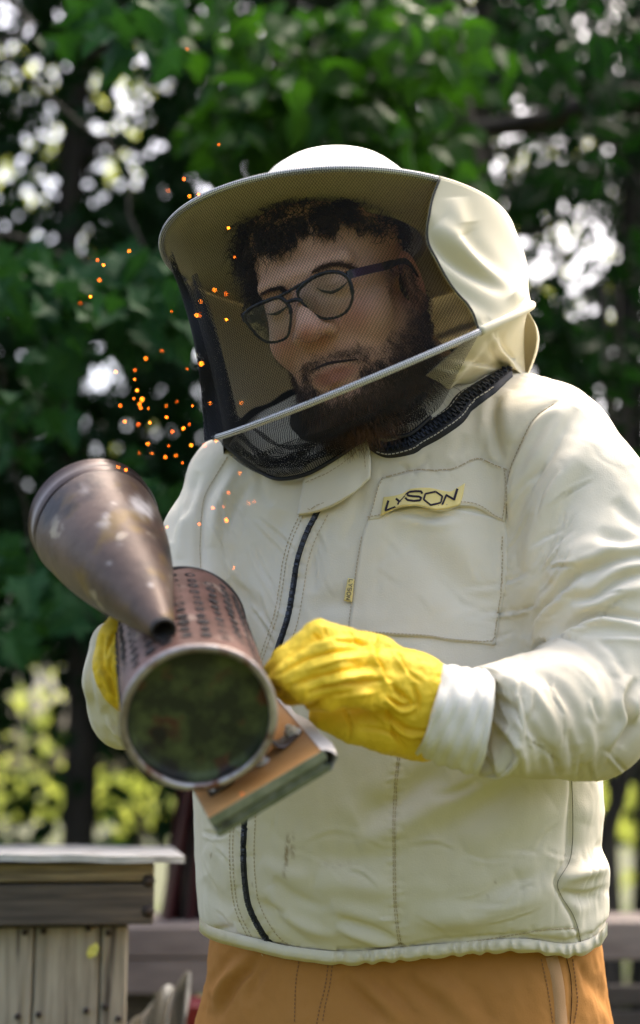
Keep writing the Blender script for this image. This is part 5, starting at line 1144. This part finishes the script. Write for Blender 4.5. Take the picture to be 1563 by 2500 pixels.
# side cloth of the skirt, with the hanging fold at the nape
CB = crom([(1040, 918), (1075, 935), (1095, 950), (1115, 938), (1150, 936), (1190, 915), (1228, 897), (1255, 905), (1284, 925)], 60)
def low_cloth(U, T):
    th = np.radians(59 - 62 * U); a = hooppt(th, RL - .001); s = U * 59
    bx = np.interp(s, np.arange(60), CB[:, 0]); by = np.interp(s, np.arange(60), CB[:, 1]); D = 1.475 + .10 * U; b = np.stack([(bx - CX) / FPX * D, (CY - by) / FPX * D, D], -1)
    p = a + (b - a) * T[..., None]; bl = np.sin(np.pi * T); x, y = proj(p)
    d = strokes(x.ravel(), y.ravel(), [('v', 12, .016, zb([(700, 1410), (860, 1430), (1000, 1470), (1110, 1500)])), ('r', 12, .012, zb([(560, 1500), (760, 1560), (900, 1500), (1080, 1510)])), ('r', 11, .016, zb([(1010, 1260), (1100, 1400), (1190, 1530), (1270, 1610)])), ('v', 8, .012, zb([(1100, 1240), (1110, 1350), (1180, 1450)])), ('v', 8, .010, zb([(990, 1290), (1060, 1420), (1130, 1500)])), ('v', 4, .004, zb([(1040, 1240), (1060, 1300)])), ('v', 4, .004, zb([(1075, 1230), (1085, 1290)]))]).reshape(x.shape)
    p[..., 2] -= d * (T > .02) * np.minimum(1, T * 8); p[..., 2] += bl * .012; return p
V, F, uv = grid(low_cloth, 0, 1, 130, 70); o = obj('skirt_cloth', V, F, M['hoodcloth'], HAT); o.modifiers.new('thick', 'SOLIDIFY').thickness = .0012
def low_back(U, T):
    th = np.radians(-3 - 162 * U); a = hooppt(th, RL - .001); an = np.radians(-5 - 165 * U); c = PC(985, 985, 1.60); b = c + np.stack([.145 * np.cos(an), .028 * np.cos(an) , -.10 * np.sin(an)], -1)
    if True:
        w_ = np.clip(1 - U * 6, 0, 1)[..., None]; e0 = PC(1284, 925, 1.575); b = b * (1 - w_) + e0 * w_
    p = a + (b - a) * T[..., None]; p = p + nrm(a - LC) * (.014 * np.sin(np.pi * T) * (1 + .5 * np.sin(U * 26)))[..., None]; return p
V, F, uv = grid(low_back, 0, 1, 120, 40); o = obj('skirt_cloth', V, F, M['hoodcloth'], HAT); o.modifiers.new('thick', 'SOLIDIFY').thickness = .0012
# ---- neck zip: broad black tape, two coils of teeth, pale stitch line
NZ = [(1243, 906), (1190, 945), (1135, 982), (1112, 1012), (1067, 1045), (1020, 1072), (1000, 1086), (950, 1098), (920, 1090), (890, 1072)]
put('neck_zip_tape', strip(SB, NZ, [34, 50, 58, 58, 56, 52, 42, 26], .0045, step=5, nv=7, crown=.002), M['zip'], jk)
mb = MB(); P = resamp(crom(offset_px(NZ, -2)[:55], 200), step=6.2)
for i in range(len(P) - 1):
    a, n1 = SB.hit(*P[i]); b, _ = SB.hit(*P[i + 1])
    if abs(a[2] - b[2]) > .02: continue
    d = nrm(b - a); s_ = nrm(np.cross(d, n1)); sg = 1 if i % 2 else -1
    mb.box((a + b) / 2 + n1 * .0085 + s_ * sg * .0018, [d, s_, n1], [.0010, .0030, .0010])
mb.build('neck_zip_teeth', M['ziptooth'], jk, smooth=False, kind='stuff')
mb = MB(); stitches(SB, offset_px(NZ, -19)[6:52], 7, 3, .0005, .0072, mb=mb); stitches(SB, offset_px(NZ, 17)[6:52], 7, 4, .0003, .0070, mb=mb); mb.build('zip_stitching', M['thread_w'], jk, smooth=False, kind='stuff')

# ================================================================== gloves
def glove_sdf(fingers, palm, thumb):
    def fn(P):
        d = chain(P, palm, .012)
        hand = d
        fs = None
        for f in fingers:
            e = chain(P, f, .004); fs = e if fs is None else smin(fs, e, .0018)
        d = smin(hand, fs, .010)
        if thumb: d = smin(d, chain(P, thumb, .006), .010)
        return d
    return fn
fing = [
  [(PC(925, 1592, 1.285), .0155), (PC(780, 1556, 1.235), .0145), (PC(700, 1615, 1.225), .0128), (PC(668, 1650, 1.235), .0115)],
  [(PC(945, 1628, 1.275), .0150), (PC(800, 1606, 1.215), .0140), (PC(705, 1652, 1.205), .0125), (PC(676, 1672, 1.222), .0110)],
  [(PC(955, 1668, 1.272), .0145), (PC(820, 1650, 1.210), .0135), (PC(740, 1682, 1.205), .0125), (PC(706, 1692, 1.222), .0110)],
  [(PC(965, 1708, 1.278), .0135), (PC(860, 1690, 1.228), .0125), (PC(800, 1704, 1.220), .0118), (PC(768, 1708, 1.230), .0105)]]
palm = [(PC(940, 1650, 1.292), .030), (PC(1000, 1688, 1.297), .036), (PC(1072, 1745, 1.30), .0385)]
thumb = [(PC(1030, 1795, 1.31), .024), (PC(940, 1775, 1.292), .023), (PC(862, 1765, 1.285), .017), (PC(790, 1745, 1.285), .014)]
fl = np.vstack([a for f in fing for a, _ in f] + [a for a, _ in palm] + [a for a, _ in thumb])
V, F = nets(glove_sdf(fing, palm, thumb), fl.min(0) - .05, fl.max(0) + .05, .0022)
V, F = subdiv(V, F, 1); N_ = normals(V, F); gx_, gy_ = proj(V); gf = np.clip(-(N_ * nrm(V)).sum(1) * 2 + .3, 0, 1)
S_G = [('v', 5, .0045, z3([(470, 285), (330, 300), (220, 330), (110, 395)])), ('v', 5, .0045, z3([(480, 350), (360, 370), (250, 400), (160, 440)])), ('v', 6, .0050, z3([(530, 410), (400, 430), (310, 440), (235, 465)])),
       ('f', 6, .0040, z3([(520, 240), (500, 300), (520, 350), (560, 420)])), ('v', 7, .0040, z3([(560, 420), (600, 470), (640, 500)])), ('f', 5, .0040, z3([(540, 470), (600, 510), (660, 500)])), ('v', 7, .0040, z3([(640, 420), (660, 500), (640, 560)])),
       ('f', 6, .0035, z3([(480, 505), (560, 560), (620, 600), (700, 610)])), ('v', 6, .0035, z3([(540, 520), (560, 600), (620, 680)])), ('v', 5, .0030, z3([(380, 520), (400, 580), (395, 640)])), ('v', 6, .003, z3([(640, 640), (700, 650), (750, 700)])),
       ('r', 7, .0030, z3([(440, 250), (350, 255), (250, 290), (150, 350)])), ('r', 7, .0030, z3([(450, 320), (340, 335), (230, 370)])), ('r', 7, .0028, z3([(500, 385), (390, 400), (300, 430)])), ('r', 8, .0026, z3([(520, 450), (420, 465), (320, 480)])),
       ('v', 4, .0020, z3([(300, 205), (310, 240)])), ('v', 4, .0022, z3([(255, 230), (290, 260)])), ('v', 4, .0022, z3([(400, 225), (420, 260), (470, 280)])), ('v', 5, .0026, z3([(430, 590), (520, 600), (640, 650)])), ('r', 6, .0020, z3([(560, 300), (600, 360), (640, 380)])), ('v', 5, .0024, z3([(590, 300), (620, 370), (680, 420)]))]
V2 = V + N_ * (.0011 * vnoise(V, 22, 51, 3) + .0004 * vnoise(V, 90, 52, 2) - .0003 * np.exp(-(vnoise(V, 38, 54, 2) / .2) ** 2) + 1.3 * strokes(gx_, gy_, S_G) * gf)[:, None]
gr = np.clip(strokes(gx_, gy_, [('r', 9, .8, z3([(95, 400), (120, 440), (180, 470)])), ('r', 7, .5, z3([(140, 470), (230, 490), (300, 500)])), ('r', 4, .4, z3([(150, 440), (240, 420), (320, 400)]))]), 0, 1) * np.clip(.5 + vnoise(V, 120, 53, 2), 0, 1)
# the glove ends at the white gauntlet
cutn = nrm(PC(1190, 1775, 1.29) - PC(1000, 1720, 1.29)); cd = (V.mean(0) * 0 + PC(1066, 1745, 1.295)) 
LG_ = obj('glove', V2, F, M['glove'], MAN, attrs={'grime': gr})
LG_['label'] = 'yellow leather glove gripping the bellows'
def cuff_tube(pts, rads, name, label, seed, n=64, m=26, fold=.0016):
    P = crom(pts, m); R_ = np.interp(np.linspace(0, 1, m), np.linspace(0, 1, len(rads)), rads); T = nrm(np.gradient(P, axis=0)); A = nrm(np.cross(T[0], [0, 0, 1.])); V = []
    for i in range(m):
        A = nrm(A - T[i] * (A @ T[i])); B = np.cross(T[i], A)
        for k in range(n):
            t = 2 * math.pi * k / n; r_ = R_[i] + fold * math.sin(t * 7 + i * .22 + seed) * math.sin(i * .35 + seed) + fold * .7 * math.sin(i * 1.3 + 2 * math.sin(t * 2)) ; V.append(P[i] + r_ * (math.cos(t) * A * 1.0 + math.sin(t) * B))
    F = [(i * n + k, i * n + (k + 1) % n, (i + 1) * n + (k + 1) % n, (i + 1) * n + k) for i in range(m - 1) for k in range(n)]
    o = obj(name, np.array(V), F, M['cuff'], MAN); md = o.modifiers.new('thick', 'SOLIDIFY'); md.thickness = .0018; return o
cuff_tube([PC(1046, 1728, 1.297), PC(1090, 1742, 1.297), PC(1140, 1756, 1.297), PC(1182, 1764, 1.297)], [.0405, .043, .0450, .0462], 'gauntlet_cuff', '', 1)
# cuff edge of the cream sleeve
c0 = PC(1178, 1765, 1.293); T0 = nrm(PC(1300, 1750, 1.33) - c0)
hq = resamp(crom(HEM, 60), step=2.6)[4:-4]; nh = len(hq); _i = np.arange(nh); zz = np.array([min(SB.hit(x, y - q)[0][2] if SB.hit(x, y - q)[0][2] < 1.4985 else 9 for q in (36, 30, 22, 14, 8)) for x, y in hq]); zz = np.where(zz > 2, np.nan, zz); ok = ~np.isnan(zz); zz = np.interp(_i, _i[ok], zz[ok])
for _ in range(40): zz[1:-1] = (zz[:-2] + zz[2:] + zz[1:-1]) / 3
ga = np.clip((hq[:, 0] - 760) / 80, .12, 1); ph = _i * .62 + 2.2 * np.sin(_i * .071) + 1.1 * np.sin(_i * .23); V = []
for k in range(15):
    v = k / 14; y = hq[:, 1] - 30 + 33 * v + 3.0 * ga * np.sin(ph * .5) * v * v; D = zz - .0008 - .0040 * math.sin(math.pi * min(1, v * 1.05)) ** .8 + ga * .0022 * np.sin(ph) * math.sin(math.pi * min(1, v * .9 + .08)) + .012 * max(0, v - .8) / .2
    V.append(np.stack([(hq[:, 0] - CX) / FPX * D, (CY - y) / FPX * D, D], 1))
V = np.stack(V, 1).reshape(-1, 3)
obj('gathered_hem', V, [(a * 15 + b, (a + 1) * 15 + b, (a + 1) * 15 + b + 1, a * 15 + b + 1) for a in range(nh - 1) for b in range(14)], M['jacket'], jk)
hm = MB(); A_ = nrm(np.cross(T0, [0, 0, 1.])); B_ = np.cross(T0, A_)
hm.tube([c0 + T0 * .004 + .0490 * (math.cos(t) * A_ + math.sin(t) * B_) * (1 + .02 * math.sin(3 * t)) for t in np.linspace(0, 2 * math.pi, 70)[:-1]], .0028, 8, closed=True)
hm.build('sleeve_hem', M['jacket2'], jk)
# other hand, behind the fire pot
fing2 = [[(PC(285 + 6 * i, 1560 + 42 * i, 1.335 - .004 * i), .0135), (PC(325 + 6 * i, 1552 + 44 * i, 1.36), .0130), (PC(365 + 8 * i, 1555 + 44 * i, 1.375), .0120)] for i in range(4)]
palm2 = [(PC(284, 1570, 1.312), .017), (PC(290, 1625, 1.300), .021), (PC(305, 1675, 1.305), .019), (PC(330, 1700, 1.34), .020)]
thumb2 = [(PC(290, 1600, 1.305), .016), (PC(284, 1555, 1.305), .0145), (PC(292, 1525, 1.315), .0120)]
fl = np.vstack([a for f in fing2 for a, _ in f] + [a for a, _ in palm2] + [a for a, _ in thumb2])
V, F = nets(glove_sdf(fing2, palm2, thumb2), fl.min(0) - .05, fl.max(0) + .05, .0024)
V, F = subdiv(V, F, 1); N_ = normals(V, F); gx_, gy_ = proj(V); gf = np.clip(-(N_ * nrm(V)).sum(1) * 2 + .3, 0, 1)
S_G2 = [('v', 6, .004, z2([(360, 800), (350, 900), (370, 980)])), ('v', 5, .004, z2([(420, 780), (380, 850), (370, 900)])), ('f', 5, .004, z2([(350, 940), (390, 1000), (420, 1080)])), ('v', 5, .003, z2([(400, 880), (390, 960), (430, 1010)])), ('v', 5, .003, z2([(345, 1020), (390, 1060), (420, 1110)]))]
V2 = V + N_ * (.0012 * vnoise(V, 24, 61, 3) + strokes(gx_, gy_, S_G2) * gf)[:, None]
obj('glove', V2, F, M['glove'], MAN, attrs={'grime': np.clip(.3 * vnoise(V, 60, 62, 2), 0, .4)})['label'] = 'yellow leather glove behind the fire pot'

# ================================================================== SMOKER
rust = mat('rusty_tinned_steel', (.105, .052, .038), .55, (.19, .100, .078), 22, bump=.0005, bscale=160, metal=.25, spec=.5, spots=[((.10, .05, .035), 60, .55, .68), ((.33, .25, .20), 38, .60, .72)])
rustcone = mat('sooty_lid_steel', (.070, .045, .034), .42, (.140, .090, .066), 20, bump=.0008, bscale=70, metal=.2, spec=.5, spots=[((.16, .10, .03), 26, .54, .66), ((.36, .30, .23), 30, .62, .68), ((.022, .016, .016), 14, .54, .66)], attr='pale', attrcol=(.62, .58, .55))
soot = mat('green_black_pot_base', (.012, .020, .007), .6, (.075, .10, .035), 26, bump=.0010, bscale=70, metal=.1, nlo=.42, nhi=.60, spots=[((.085, .030, .014), 34, .54, .64), ((.006, .006, .005), 18, .55, .64)])
rimm = mat('worn_steel_rim', (.20, .165, .145), .34, (.50, .48, .48), 26, metal=.7, bump=.0004, bscale=90, spots=[((.16, .07, .045), 45, .54, .66)])
black = mat('burnt_metal', (.012, .010, .010), .6)
steel = mat('zinc_bolt', (.80, .81, .80), .3, metal=.6)
boardm = mat('orange_brown_board', (.56, .27, .085), .55, (.64, .34, .12), 10, stretch=(1, 1, 6), bump=.0003, bscale=120, spots=[((.13, .055, .025), 14, .62, .78)])
edgem = mat('mouldy_board_edge', (.13, .155, .085), .8, (.27, .28, .19), 40, bump=.0006, bscale=150, spots=[((.05, .045, .03), 30, .58, .68)])
leath = mat('grey_bellows_cloth', (.42, .40, .37), .8, (.54, .51, .48), 20, bump=.0006, bscale=200)
PF = PC(486, 1752, 1.150); PB = PC(440, 1538, 1.338); AXS = nrm(PB - PF); LNG = np.linalg.norm(PB - PF); RC = .0605
base_w = C2W(PF)
SM = thing('smoker', 'rusty bee smoker with its cone lid swung open, held in yellow gloves', 'smoker', tuple(base_w))
U_ = nrm(np.cross(AXS, [0, 0, 1.])); V_2 = np.cross(AXS, U_)
def canpt(t, ang, r): return PF + AXS * t + r * (math.cos(ang) * U_ + math.sin(ang) * V_2)
# fire pot: rolled wall with a slight waist and dents
V = []; n = 96; mm = 40
for i in range(mm):
    t = LNG * i / (mm - 1)
    for k in range(n):
        a = 2 * math.pi * k / n; r_ = RC + .0006 * math.sin(a * 3 + t * 30) + .0005 * math.sin(a * 7 - t * 50) ; V.append(canpt(t, a, r_))
F = [(i * n + k, i * n + (k + 1) % n, (i + 1) * n + (k + 1) % n, (i + 1) * n + k) for i in range(mm - 1) for k in range(n)]
pot = obj('fire_pot', np.array(V), F, rust, SM); md = pot.modifiers.new('thick', 'SOLIDIFY'); md.thickness = .001
MB().lathe(PF, AXS, [(.010, .0002), (.010, .02), (.0095, .04), (.010, .052), (.0075, .0555), (.004, .0575), (.0, .0585)], 72).build('pot_base', soot, SM)
MB().tube([canpt(-.0005, a, RC + .0004 + .0003 * math.sin(5 * a)) for a in np.linspace(0, 2 * math.pi, 120)[:-1]], .0036, 12, closed=True).build('base_rim', rimm, SM)
MB().tube([canpt(LNG, a, RC) for a in np.linspace(0, 2 * math.pi, 100)[:-1]], .0028, 10, closed=True).build('mouth_rim', black, SM)
MB().lathe(PF, AXS, [(LNG - .03, RC - .002), (LNG - .028, .0005)], 60).build('inner_grate', black, SM)
# rows of punched vent marks along the guard: dished ovals with a raised lip
angs = np.radians(np.arange(-174, 180, 15)); lay = [canpt(LNG * .5, a, RC) for a in angs]
vis = [a for a in angs if (canpt(LNG * .5, a, 1) - PF - AXS * LNG * .5) @ nrm(PF + AXS * LNG * .5) < .25]
def dimple():
    m_ = MB(); n_ = 8; V = []; 
    for r_, h in ((1.25, 0.), (1.05, .5), (.8, .35), (.55, -.05), (.001, -.3)):
        for k in range(n_): a = 2 * math.pi * k / n_; V.append((r_ * math.cos(a), r_ * math.sin(a) * 1.35, h))
    F = [(i * n_ + k, i * n_ + (k + 1) % n_, (i + 1) * n_ + (k + 1) % n_, (i + 1) * n_ + k) for i in range(4) for k in range(n_)]
    me = bpy.data.meshes.new('vent_mark'); me.from_pydata([tuple(np.array(v) * [.0040, .0026, .0015]) for v in V], [], F); me.materials.append(mat('punched_dark_mark', (.012, .007, .006), .6)); return me
dme = dimple(); R3 = np.stack([RGT, UPV, FWD], 0)
rr_ = random.Random(4)
for ai, a in enumerate(vis):
    for q in range(11):
        t = .026 + q * .0152 + (.0076 if ai % 2 else 0) * 0
        if t > LNG - .012: continue
        p = canpt(t + rr_.uniform(-.0008, .0008), a + rr_.uniform(-.01, .01), RC + .0012)
        nn = nrm(p - PF - AXS * ((p - PF) @ AXS)); ta = AXS; tb = np.cross(nn, ta)
        mw = Matrix(np.stack([tb @ R3, ta @ R3, nn @ R3], 1).tolist()).to_4x4(); sc = rr_.uniform(.8, 1.15); o = bpy.data.objects.new('vent_mark', dme); COL.objects.link(o); o.parent = SM
        o.matrix_local = Matrix.Translation(Vector(C2W(p) - base_w)) @ mw @ Matrix.Diagonal((sc, sc * 1.1, 1, 1))
# seam strip along the pot
# cone lid, open
LB = PC(240, 1290, 1.335); LTp = PC(397, 1536, 1.160); LA = nrm(LTp - LB); LLn = np.linalg.norm(LTp - LB)
u = nrm(np.cross(LA, [0, 1., 0])); v = np.cross(LA, u); V = []; n = 96; mm = 50
for i in range(mm):
    s = i / (mm - 1); r_ = .0580 * (1 - s) ** 1.0 + .0092 * s; r_ += .0062 * math.sin(math.pi * s ** .85) ; c = LB + (LTp - LB) * s
    for k in range(n):
        a = 2 * math.pi * k / n; V.append(c + (r_ + .0005 * math.sin(a * 3 + s * 6)) * (math.cos(a) * u + math.sin(a) * v))
F = [(i * n + k, i * n + (k + 1) % n, (i + 1) * n + (k + 1) % n, (i + 1) * n + k) for i in range(mm - 1) for k in range(n)]
V = np.array(V); lx, ly = proj(V); N_l = normals(V, np.array(F)); 
pale = np.clip(strokes(lx, ly, [('r', 15, 1.2, z2([(480, 195), (500, 230), (540, 260), (560, 310)])), ('r', 20, .75, z2([(355, 285), (372, 300), (390, 300)])), ('r', 7, .6, z2([(430, 410), (436, 425)])), ('r', 7, .8, z2([(562, 570), (570, 590)])), ('r', 6, .4, z2([(385, 480), (388, 500)])), ('r', 8, .5, z2([(400, 225), (410, 240)])), ('r', 10, .35, z2([(250, 160), (300, 180)]))]), 0, 1) * np.clip(.75 + .8 * vnoise(V, 70, 71, 2), 0, 1)
lid = obj('cone_lid', V, F, rustcone, SM, attrs={'pale': pale}); lid.modifiers.new('thick', 'SOLIDIFY').thickness = .0008
MB().lathe(LB, -LA, [(-.001, .0590), (.004, .0606), (.008, .0600), (.022, .0596), (.024, .0610), (.024, .0580), (.001, .0570)], 90).build('lid_skirt', mat('dark_lid_band', (.05, .035, .032), .32, (.11, .08, .072), 20, metal=.6), lid)
MB().lathe(LTp, LA, [(-.004, .0100), (.0, .0110), (.003, .0112), (.004, .0098), (.003, .0080), (-.02, .0080), (-.02, .0002)], 40).build('nozzle', black, lid)
# hinge between lid and pot
hg = MB(); h1 = canpt(LNG - .004, math.atan2(*( [ (nrm(PC(330, 1385, 1.33) - PB)) @ V_2, (nrm(PC(330, 1385, 1.33) - PB)) @ U_ ])), RC); h2 = LB - LA * .012 + nrm(PB - LB - LA * ((PB - LB) @ LA)) * .062
hg.tube([h1 - AXS * .02, h1, (h1 + h2) / 2 + np.array([0, .004, .0]), h2, h2 + LA * .012], .0035, 8); hg.tube([(h1 + h2) / 2 - np.array([.012, -.004, 0]), (h1 + h2) / 2 + np.array([.012, .012, 0])], .0042, 10)
hg.build('hinge', black, SM)
# lifting handle: orange-red tip seen beside the lid
hd = MB(); hd.tube(crom([PC(378, 1335, 1.335), PC(398, 1352, 1.33), PC(409, 1385, 1.335), PC(400, 1412, 1.34)], 14), .004, 8); hd.build('lid_handle', mat('blue_black_wire', (.012, .014, .03), .35), lid)
MB().tube(crom([PC(399, 1362, 1.322), PC(402, 1378, 1.322), PC(400, 1398, 1.325)], 8), .0034, 8).build('handle_sleeve', mat('orange_red_plastic', (.60, .09, .03), .4), lid)
# bellows: front board, folded cloth, rear board
D0_ = 1.175; b_ll = PC(508, 1998, 1.160); b_lr = PC(790, 1830, 1.178); wv = b_lr - b_ll; WB = np.linalg.norm(wv); wv = nrm(wv)
av = nrm(PC(487, 1885, 1.255) - b_ll); av = nrm(av - wv * (av @ wv)); nv_ = nrm(np.cross(wv, av)); 
if nv_ @ np.array([.5, -.8, .3]) < 0: nv_ = -nv_
HBd = .165
def board(c, thick, name, m, w_=WB, hgt=HBd, bev=.0015, mats=None):
    """c = lower-left front corner; spans wv, av; thickness along nv_"""
    bm = bpy.data.meshes.new(name); V = [c + wv * i * w_ + av * j * hgt + nv_ * k * thick for k in (0, 1) for j in (0, 1) for i in (0, 1)]
    F = [(0, 1, 3, 2), (4, 6, 7, 5), (0, 4, 5, 1), (2, 3, 7, 6), (0, 2, 6, 4), (1, 5, 7, 3)]
    F = [f[::-1] for f in F] if np.linalg.det(np.stack([wv, av, nv_])) < 0 else F
    o = obj(name, np.array(V), F, None, SM, smooth=False, mats=mats or [m], fmat=[0] + [len(mats or [m]) - 1] * 5); md = o.modifiers.new('bevel', 'BEVEL'); md.width = bev; md.segments = 2; return o
board(b_ll, .0095, 'front_board', boardm, mats=[boardm, edgem]); board(b_ll + nv_ * .0155 + av * .004, .0065, 'rear_board', edgem)
V = []; nb = 90; per = []
cc = b_ll + nv_ * .0095
for i in range(nb):
    t = i / nb * 4; k = int(t); f = t - k; ins = .0030
    q = [(ins + (WB - 2 * ins) * f, ins), (WB - ins, ins + (HBd - 2 * ins) * f), (WB - ins - (WB - 2 * ins) * f, HBd - ins), (ins, HBd - ins - (HBd - 2 * ins) * f)][k]; per.append(q)
per = np.array(per); cen_ = per.mean(0)
for j in range(9):
    s = j / 8; out = .0016 * math.cos(s * math.pi * 4)
    for i, q in enumerate(per): d = nrm(q - cen_); q2 = q + d * (out + .0006 * math.sin(i * 1.9)); V.append(cc + wv * q2[0] + av * q2[1] + nv_ * s * .0062)
F = [(j * nb + i, j * nb + (i + 1) % nb, (j + 1) * nb + (i + 1) % nb, (j + 1) * nb + i) for j in range(8) for i in range(nb)]
obj('bellows_cloth', np.array(V), F, edgem, SM)
# puffed grey cloth on the right flank of the bellows
V = []; nu_, nv2 = 40, 18
for i in range(nu_):
    for j in range(nv2):
        a = i / (nu_ - 1); b = j / (nv2 - 1); bul = .013 * math.sin(math.pi * b) * (.55 + .45 * math.sin(math.pi * min(1, a * 1.3 + .1))) * (1 + .12 * math.sin(a * 14)) ; V.append(b_ll + wv * (WB - .002 + bul) + av * (-.001 + a * HBd) + nv_ * (-.001 + .021 * b) + av * .002 * math.sin(b * 9))
obj('bellows_gusset', np.array(V), [(i * nv2 + j, i * nv2 + j + 1, (i + 1) * nv2 + j + 1, (i + 1) * nv2 + j) for i in range(nu_ - 1) for j in range(nv2 - 1)], leath, SM)
# brackets and bolts
def onboard(x, y, off=0): d = np.array([(x - CX) / FPX, (CY - y) / FPX, 1.0]); return d * (((b_ll - nv_ * off) @ nv_) / (d @ nv_))
def bolt(x, y, s=1.0):
    c = onboard(x, y, .001); m_ = MB().lathe(c, -nv_, [(0, .0002), (0, .0085 * s), (.0012, .0085 * s), (.0012, .0058 * s)], 24)
    m_.lathe(c, -nv_, [(.0012, .0056 * s), (.0062, .0056 * s), (.0066, .005 * s), (.0066, .0030 * s), (.0095, .0028 * s), (.0102, .002 * s), (.0102, .0001)], 6); m_.build('bolt', steel, SM, smooth=False)
for x, y, s in ((zc([(885, 545)])[0] + (1.05,)), (zc([(610, 800)])[0] + (.8,)), (zc([(320, 965)])[0] + (.75,)), (zc([(190, 1030)])[0] + (.8,))): bolt(x, y, s)
def bracket(pts, w_):
    P = crom(pts, 12); T = nrm(np.gradient(P, axis=0)); m_ = MB(); V = []
    for i in range(12): 
        for a, b in ((-1, -1), (1, -1), (1, 1), (-1, 1)): V.append(P[i] + av * a * w_ + nrm(np.cross(T[i], av)) * b * .0012)
    F = [(i * 4 + k, i * 4 + (k + 1) % 4, i * 4 + 4 + (k + 1) % 4, i * 4 + 4 + k) for i in range(11) for k in range(4)] + [(0, 1, 2, 3), (44, 45, 46, 47)]
    obj('bracket', np.array(V), F, mat('grey_bracket_steel', (.25, .22, .21), .35, (.06, .05, .05), 40, metal=.8), SM)
def potedge(x, y): 
    d = nrm(np.array([(x - CX) / FPX, (CY - y) / FPX, 1.0])); return d * 1.20
bb = zc([(885, 545)])[0]; p1 = onboard(*bb, .0015); p2 = onboard(*zc([(760, 640)])[0], .004); q = p2 - PF; q = q - AXS * (q @ AXS); p3 = p2 * 0 + PF + AXS * ((p2 - PF) @ AXS) + nrm(q) * (RC + .001)
bracket([p1 + nrm(p1 - p2) * .009, p1, p2, (p2 + p3) / 2 + nv_ * -.004, p3], .0095)
bb = zc([(190, 1030)])[0]; p1 = onboard(*bb, .0015); p2 = onboard(*zc([(330, 930)])[0], .004); q = p2 - PF; q = q - AXS * (q @ AXS); p3 = PF + AXS * ((p2 - PF) @ AXS) + nrm(q) * (RC + .001)
bracket([p1 + nrm(p1 - p2) * .009, p1, p2, (p2 + p3) / 2, p3], .0095)
# ================================================================== EMBERS
def ember_mat(name, c, e): return mat(name, (.1, .02, .0), .5, emis=(c, e))
EM = [ember_mat('glowing_ember', (1, .21, .008), 9), ember_mat('glowing_ember', (1, .15, .006), 6)]
EPTS = [(315, 613), (238, 635), (253, 647), (243, 684), (221, 724), (196, 740), (411, 465), (449, 437), (463, 479), (485, 474), (457, 120), (534, 353), (558, 557), (573, 628), (524, 708), (552, 718), (490, 736), (419, 760), (480, 770), (487, 770), (553, 780),
 (395, 857), (492, 888), (457, 901), (356, 875), (330, 903), (283, 908), (329, 926), (335, 953), (327, 973), (347, 975), (294, 990), (341, 987), (344, 996), (363, 997), (432, 980), (406, 991), (470, 991), (514, 985), (407, 1019), (305, 1029), (338, 1036), (366, 1032), (421, 1054), (448, 1046), (462, 1036),
 (361, 1084), (412, 1088), (467, 1087), (500, 1087), (528, 1077), (340, 1106), (371, 1106), (404, 1116), (430, 1112), (446, 1130), (289, 1140), (308, 1147), (586, 1155), (558, 1203), (408, 1287), (546, 1237), (553, 1270), (621, 1225), (606, 1229), (520, 1240), (571, 1387), (592, 1938), (590, 985), (487, 1280)]
bpy_m = {}
def ember_mesh(k):
    r = random.Random(k); m_ = MB(); P = [PC(0, 0, 1) * 0 + np.array([0, i * .0006 - .0009, r.uniform(-.0003, .0003)]) for i in range(4)]; m_.tube(P, [.0004, .0010, .0009, .0003], 6); me = bpy.data.meshes.new('ember'); me.from_pydata(np.vstack(m_.V).tolist(), [], m_.F); me.materials.append(EM[k % 2]); return me
EME = [ember_mesh(k) for k in range(4)]
re = random.Random(11)
for i, (x, y) in enumerate(EPTS):
    o = bpy.data.objects.new('ember', EME[i % 4]); COL.objects.link(o); D = re.uniform(1.18, 1.30) if (x, y) != (592, 1938) else 1.15; o.location = tuple(PW(x, y, D)); s = .24 + .52 * re.random() ** 1.8 * (1.5 if (x, y) in ((446, 1130), (592, 1938), (341, 953)) else 1); o.scale = (s, s, s); o.rotation_euler = (re.uniform(0, 6), re.uniform(0, 6), 0)
    z_ = ('ember drifting high up in front of the dark trees' if y < 500 else 'ember glowing against the black face veil' if x > 485 and y < 1100 else 'ember floating past the chest of the cream jacket' if x > 500 else
          'ember in the upper scatter of sparks beside the hat brim' if y < 800 else 'ember just above the open cone lid of the smoker' if y > 1125 else 'ember in the dense swarm of sparks above the smoker')
    if (x, y) == (592, 1938): z_ = 'single larger ember in front of the orange brown bellows board'
    tag(o, 'orange ' + z_, 'ember', 'embers flying from the smoker' if (x, y) != (592, 1938) else None)
